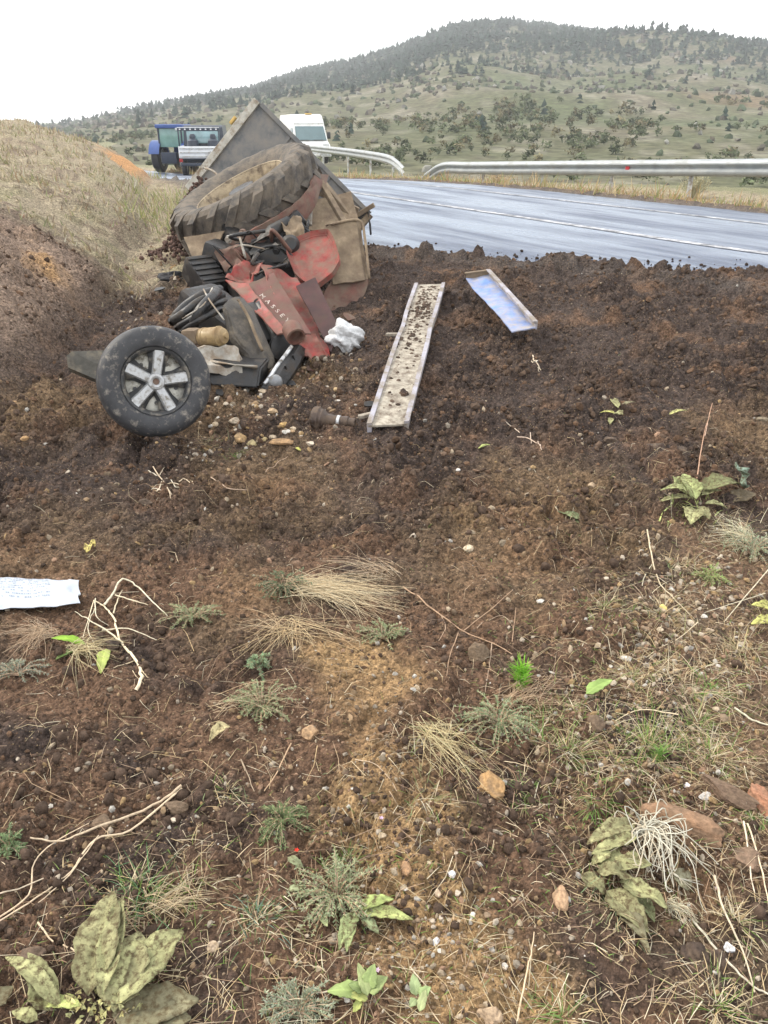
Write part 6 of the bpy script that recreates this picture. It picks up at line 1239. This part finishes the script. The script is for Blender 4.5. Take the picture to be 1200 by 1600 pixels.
for nm, lab, paths, c in [
    ('dry_branch', 'pale branching twig tangle below the car wheel', [([(232, 738), (255, 752), (290, 772)], .004, .002), ([(240, 735, .02), (262, 765), (268, 785)], .0035, .002), ([(245, 770), (268, 760, .02), (292, 765)], .003, .0015), ([(232, 770), (252, 768)], .003, .0015), ([(280, 755, .01), (292, 752), (305, 766)], .0028, .0015), ([(250, 748, .02), (258, 738, .03)], .0025, .001), ([(262, 765, .01), (275, 782), (285, 778)], .0025, .001)], (.58, .50, .38)),
    ('dry_branch', 'thin reddish forked branch left of the bright green sprig', [([(630, 920), (690, 965), (725, 990), (770, 1008), (800, 1025)], .003, .0016), ([(725, 988), (765, 960, .02), (800, 932, .03)], .002, .001), ([(745, 985, .01), (780, 965), (800, 975)], .0018, .001), ([(690, 965), (696, 985), (685, 1005)], .0018, .001), ([(716, 992), (702, 1030), (697, 1070)], .002, .001), ([(768, 1008), (765, 1040), (758, 1085)], .002, .001), ([(800, 1010, .02), (805, 960, .03)], .0016, .001)], (.40, .28, .19)),
    ('dry_branch', 'pale bent stalk curving below the leafy plant at right', [([(1010, 838, .03), (1016, 870, .02), (1028, 910), (1050, 935), (1085, 970)], .0034, .0016), ([(1018, 885), (1006, 905), (1003, 918)], .0022, .001)], PALE),
    ('dry_branch', 'long pale curved stalk at the lower right corner', [([(1115, 1378, .02), (1128, 1430, .02), (1160, 1490), (1178, 1555)], .0030, .0016), ([(1080, 1440), (1130, 1500), (1170, 1540), (1205, 1560)], .0030, .0020), ([(1160, 1292, .02), (1178, 1400)], .0026, .0014), ([(1165, 1300, .03), (1186, 1360, .02), (1205, 1440)], .0024, .0014)], (.56, .48, .36)),
    ('dry_branch', 'slim upright stem rising from the leafy plant', [([(1088, 750), (1092, 720, .10), (1102, 690, .22)], .0035, .0015), ([(1095, 715, .12), (1100, 692, .20)], .002, .001)], (.45, .30, .22)),
    ('dry_branch', 'small pale root piece on the dark soil near the blue panel', [([(832, 560, .02), (836, 572), (845, 580)], .005, .003), ([(836, 570, .02), (845, 566)], .004, .002), ([(840, 575), (842, 583)], .004, .002), ([(830, 566), (836, 572)], .004, .002)], (.55, .47, .36)),
    ('dry_branch', 'thin broken twig in the soil right of the hub shaft', [([(786, 658), (798, 668), (812, 678)], .004, .002)], (.55, .47, .38)),
    ('dry_branch', 'low crooked twig below the thin broken one', [([(808, 685), (825, 690, .02), (845, 700)], .004, .002), ([(828, 684, .03), (830, 695)], .003, .002), ([(840, 692), (846, 708)], .003, .002)], (.48, .38, .30)),
    ('dry_branch', 'thin brown twig below the gravel by the car wheel', [([(330, 748), (355, 765), (385, 768)], .003, .002), ([(345, 755), (395, 748)], .002, .001), ([(415, 740), (430, 730), (450, 715)], .0025, .0015)], (.45, .33, .24)),
    ('dry_branch', 'forked brown twig in front of the lower sage at left', [([(555, 1190), (590, 1200), (620, 1240)], .0016, .001), ([(455, 1165), (430, 1215), (412, 1240)], .0022, .0014), ([(377, 1190), (398, 1240)], .0018, .001), ([(470, 1125), (480, 1115)], .002, .001)], (.42, .31, .21)),
    ('dry_branch', 'pale stalk lying right of the pebbly tuft', [([(1145, 1108), (1175, 1128), (1205, 1138)], .0035, .0022), ([(1060, 1120), (1000, 1112), (960, 1130)], .0022, .0012)], PALE),
    ('dry_branch', 'thin straight stalk rising over the lower sandy ground', [([(808, 1600), (822, 1530, .03), (832, 1480, .05)], .0022, .0012), ([(795, 1530), (830, 1580)], .0014, .001)], (.55, .45, .32)),
    ('dry_branch', 'pale forked twig at the right edge among pebbles', [([(1200, 900, .04), (1160, 945, .03), (1130, 975)], .0024, .0014), ([(1090, 975), (1060, 1000), (1010, 1030)], .002, .001), ([(1195, 930), (1100, 960)], .0018, .001)], PALE),
    ('dry_branch', 'stick lying near the bottom edge left of centre', [([(480, 1558), (520, 1552), (558, 1535)], .0022, .0016), ([(640, 1515), (680, 1560)], .0018, .001), ([(60, 1446), (85, 1475)], .0026, .0018), ([(100, 1480), (130, 1505)], .002, .0014)], (.50, .40, .28))]:
    if len(paths) > 1 and any(w in lab for w in ('stick lying', 'forked brown', 'thin brown', 'pale stalk', 'long pale curved', 'pale forked', 'thin straight')):
        where = {'stick lying': ('left of the broad weed', 'right of the broad weed', 'above the mullein at left', 'between mullein and long branch'), 'forked brown': ('right of the low sage', 'below the smooth tan stone', 'below the spreading sage', 'beside the smooth tan stone'), 'thin brown': ('below the car wheel gravel', 'crossing another twig there', 'left of the hub shaft'),
                 'pale stalk': ('at the right edge, middle height', 'across the pebbly tuft'), 'long pale curved': ('curving down to the right corner', 'running into the right corner', 'upright beside the brown stone', 'upright at the right edge'), 'pale forked': ('at the right edge by the yellow leaves', 'left of the yellow stone', 'under the right-edge sage'), 'thin straight': ('rising over the sandy ground', 'crossing the thin straight one')}
        key = [w for w in where if w in lab][0]
        for k_, pth_ in enumerate(paths): branch(nm, ('slim dry twig ' if k_ else 'dry bent twig ')+where[key][k_], [pth_], c)
    else: branch(nm, lab, paths, c)
# ---- straw bundles
def straw(name, px, py, qx, qy, n, fan, label, col=PALE, th=.0008, arch=.03):
    n = int(n*1.7); fan *= 1.25
    a = gpt(px, py); b = gpt(qx, qy); g = Geo(); d = b-a; L_ = d.length; s_ = V3((-d.y, d.x, 0)).normalized()
    for _ in range(n):
        o0 = a+s_*random.gauss(0, .045)*L_*2+d*random.uniform(-.08, .35); e = a+d*random.uniform(.2, 1.12)+s_*random.gauss(0, fan)*L_
        e.z = hgt(e.x, e.y)+random.uniform(.003, .03); o0.z = hgt(o0.x, o0.y)+random.uniform(.004, .035); m = o0.lerp(e, .5)+V3((random.gauss(0, .05)*L_, random.gauss(0, .06)*L_, arch*random.random()))
        g.tube(smooth_path([o0, m, e], 4), th*random.uniform(.7, 1.3), th*.5, jc(col, .32), 4)
    o = link(name, g.mesh(name), M_straw); o.data.transform(Matrix.Translation(-a)); o.location = a; return tag(o, label, 'straw', 'bundles of dry straw in the foreground')
straw('straw_bundle', 455, 918, 622, 940, 150, .17, 'fan of pale straw spreading right from the dark sage', (.56, .46, .30)); straw('straw_bundle', 452, 975, 470, 1035, 40, .5, 'small root-like spray of straw below the dark sage', (.54, .42, .25)); straw('straw_bundle', 452, 990, 370, 985, 22, .25, 'thin straw spray pointing left below the straw fan', (.50, .38, .24))
straw('straw_bundle', 780, 1110, 890, 1070, 34, .18, 'reddish straw spray right of the bright green sprig', (.44, .32, .21)); straw('straw_bundle', 650, 1140, 770, 1225, 44, .16, 'straw sheaf running down to the orange-brown stone', (.50, .42, .24)); straw('straw_bundle', 90, 1000, 10, 1010, 60, .4, 'brownish straw tangle under the sack at the left edge', (.42, .32, .22)); straw('straw_bundle', 235, 1425, 330, 1408, 34, .16, 'straw lying over the green tuft at lower left', (.52, .42, .27)); straw('straw_bundle', 110, 1020, 190, 1030, 44, .4, 'straw litter around the forked branch', (.5, .42, .25)); straw('straw_bundle', 170, 1470, 225, 1420, 30, .3, 'straw behind the folded mullein leaf', (.46, .37, .24)); straw('straw_bundle', 1180, 850, 1110, 830, 40, .4, 'pale straw around the sage at the right edge', (.6, .56, .40)); straw('straw_bundle', 620, 905, 510, 880, 24, .2, 'thin stalks reaching left above the straw fan', (.46, .36, .25))
straw('straw_bundle', 1040, 1420, 1085, 1450, 24, .3, 'grey straw under the white roots', (.5, .46, .33)); straw('straw_bundle', 340, 1110, 470, 1090, 16, .2, 'straws crossing the spreading sage', (.44, .34, .22))
# ---- straw litter all over
def litter():
    g = Geo(); n = 4200
    for i in range(n):
        if i < 1400: px, py = random.uniform(0, 1200), 1640-random.random()**1.4*900
        elif i < 3300: px, py = random.gauss(1060, 130), random.gauss(1080, 220)
        else: px, py = random.gauss(450, 280), random.gauss(1330, 200)
        if py < 640 or py > 1660: continue
        q = gz(px, py, .04); z = hgt(*q); a = random.uniform(0, 6.283); L_ = random.uniform(.015, .075)*(1 if random.random() < .75 else 2.1)
        e = (q[0]+L_*math.cos(a), q[1]+L_*math.sin(a)); z1 = hgt(*e); m = V3(((q[0]+e[0])/2+random.gauss(0, .1)*L_, (q[1]+e[1])/2+random.gauss(0, .1)*L_, max(z, z1)+random.uniform(.002, .012)))
        g.tube([V3((q[0], q[1], z+.003)), m, V3((e[0], e[1], z1+.003))], random.uniform(.0005, .0012), .0004, jc(random.choice([STRAW, STRAW, PALE, TWIG, (.40, .30, .2)]), .25), 4)
    stuff(link('straw_litter', g.mesh('straw_litter'), M_straw), 'bits of dry straw littered over the foreground soil', 'straw litter')
    # scattered short green and dry blades between the tufts
    g = Geo()
    for i in range(3600):
        px, py = (random.gauss(1010, 140), random.gauss(1090, 170)) if i < 2300 else (random.gauss(500, 330), random.gauss(1430, 120))
        if py > 1640: continue
        q = gz(px, py, .03); g.blade((q[0], q[1], hgt(*q)-.003), (random.gauss(0, .7), random.gauss(0, .7), random.uniform(.2, .9)), (0, 0, 1), random.uniform(.012, .045), random.uniform(.0007, .0016), jc(random.choice([GREEN, GREEN, GREEN, SAGE, STRAW, (.2, .26, .08)]), .3), random.uniform(.2, .9), 3)
    stuff(link('sparse_grass', g.mesh('sparse_grass'), M_blade), 'thin sparse grass blades between the foreground weeds', 'grass')
litter()
# ---- small flowers
for px, py, c, lab in ((464, 1335, (.75, .04, .02), 'tiny red petal at the lower centre-left'), (590, 1523, (.62, .48, .60), 'pale lilac flower above the broad weed'), (596, 1285, (.55, .42, .58), 'small lilac flower right of the low sage'), (1118, 1395, (.6, .5, .45), 'pale dry flower head by the root mop')):
    p = gpt(px, py, .015); F_ = thing('flower', p, lab, 'flower', 'tiny flowers in the foreground')
    for k in range(5):
        a = k*1.257; g = Geo(); g.blade(p, (math.cos(a), math.sin(a), .5), (0, 0, 1), .007, .003, jc(c, .1), .3, 2); link('petal', g.mesh('petal'), M_fresh, F_)
# ---- grass on the bank, in the ditch and along the far verge
def bank_grass():
    N = 60000; x = rng.uniform(-16, 0, N); y = 5.5+24*rng.random(N)**1.3; z, off, d, heap = base_h(x, y); soil, gr = masks(x, y, off, d, heap); n = fbm(x*1.2, y*1.2, 3, 150)
    oc = at(226, 246, 19.5); cut = np.exp(-((x-oc.x+.27*(y-19.5))/.9)**2-((y-19.5)/3.0)**2); pr = gr*(.12+.75*ss(-.2, .4, n))*(off < near_off(y)-.1)*(cut < .22)*(x > -.62*y); k = np.where(rng.random(N) < pr)[0][:5600]; zz = z[k]+detail(x[k], y[k], off[k], d[k], heap[k]); g = Geo()
    pal = [(.42, .36, .25), (.36, .31, .20), (.46, .41, .30), (.27, .27, .14), (.30, .23, .16)]
    for i, q in enumerate(k):
        h = random.uniform(.04, .13)*(1+.4*n[q]); g.blade((x[q], y[q], zz[i]-.01), (random.gauss(0, .45), random.gauss(0, .45), 1), (0, 1, 0), h, .006+.0006*y[q]*.6, jc(random.choice(pal), .25), random.uniform(0, .8), 2)
    stuff(link('bank_grass', g.mesh('bank_grass'), M_blade), 'short dry yellow grass covering the left bank and ditch', 'grass')
    g = Geo()
    for _ in range(3200):
        Y = random.uniform(11, 30); a_ = float(np.interp(Y, BY, BX)); X = random.uniform(a_-.4, a_+1.6+.02*Y); o_, _s = road_off(np.array([X]), np.array([Y]))
        if o_[0] > near_off(Y)-.3 or (abs(X-at(226, 246, 19.5).x+.27*(Y-19.5)) < 1.0 and abs(Y-19.5) < 3.2): continue
        g.blade((X, Y, hgt(X, Y)-.02), (random.gauss(0, .45), random.gauss(0, .45), 1), (0, 1, 0), random.uniform(.10, .34), .008, jc(random.choice([(.46, .41, .27), (.40, .38, .2), (.5, .45, .33), (.30, .33, .14)]), .25), random.uniform(0, .9), 2)
    stuff(link('ditch_grass', g.mesh('ditch_grass'), M_blade), 'taller pale grass in the ditch between the bank and the trailer', 'grass')
    g = Geo(); off0 = np.array(RC[4]); cnt = 0
    while cnt < 6500:
        s_ = random.uniform(0, 1); i = int(s_*239); o = 4.15+abs(random.gauss(0, 1.0)); X = RC[0][i]+RC[2][i]*o; Y = RC[1][i]+RC[3][i]*o
        if Y < 8 or Y > 40: cnt += .2; continue
        h = random.uniform(.05, .22)*(1+1.0*(gnoise(np.array([X*.8]), np.array([Y*.8]), 5)[0] > .15)); g.blade((X, Y, bhg(X, Y)-.02), (random.gauss(0, .4), random.gauss(0, .4), 1), (0, 1, 0), h, .010, jc(random.choice([(.48, .37, .20), (.52, .42, .26), (.40, .27, .15), (.26, .29, .11)]), .25), random.uniform(0, .8), 2); cnt += 1
    stuff(link('verge_grass', g.mesh('verge_grass'), M_blade), 'dry brown grass and weeds along the far road verge', 'grass')
bank_grass()
# dry bushes by the guardrail
def bush(px, py, w, h, n, label, col):
    p = bpt(px, py); dep = p.y*.9; r = w/F*dep/2; hh = h/F*dep; g = Geo()
    for _ in range(n):
        a = random.uniform(0, 6.283); t = random.random()**.6; e = p+V3((r*t*math.cos(a), r*t*math.sin(a), hh*random.uniform(.5, 1.05)*(1-.35*t))); m = p.lerp(e, .5)+V3((random.gauss(0, .1)*r, random.gauss(0, .1)*r, 0)); g.tube(smooth_path([p+V3((.1*r*math.cos(a), .1*r*math.sin(a), -.03)), m, e], 3), .008, .003, jc(col), 4)
        for _ in range(5): g.blade(m.lerp(e, random.random()), (random.gauss(0, 1), random.gauss(0, 1), .8), (0, 0, 1), hh*.18, .008, jc(col, .3), .4, 2)
    o = link('dry_bush', g.mesh('dry_bush'), M_straw); o.data.transform(Matrix.Translation(-p)); o.location = p; tag(o, label, 'bush', 'dry bushes along the guardrail')
bush(1085, 308, 52, 42, 90, 'dry pale bush at the foot of a post of the long guardrail', (.45, .42, .28)); bush(645, 268, 40, 24, 70, 'orange dry weeds in the gap between the two guardrails', (.50, .36, .20)); bush(690, 272, 46, 20, 60, 'dry weeds under the sunk end of the long guardrail', (.48, .36, .2)); bush(780, 288, 60, 20, 60, 'low dry weeds below the long guardrail', (.44, .33, .19))
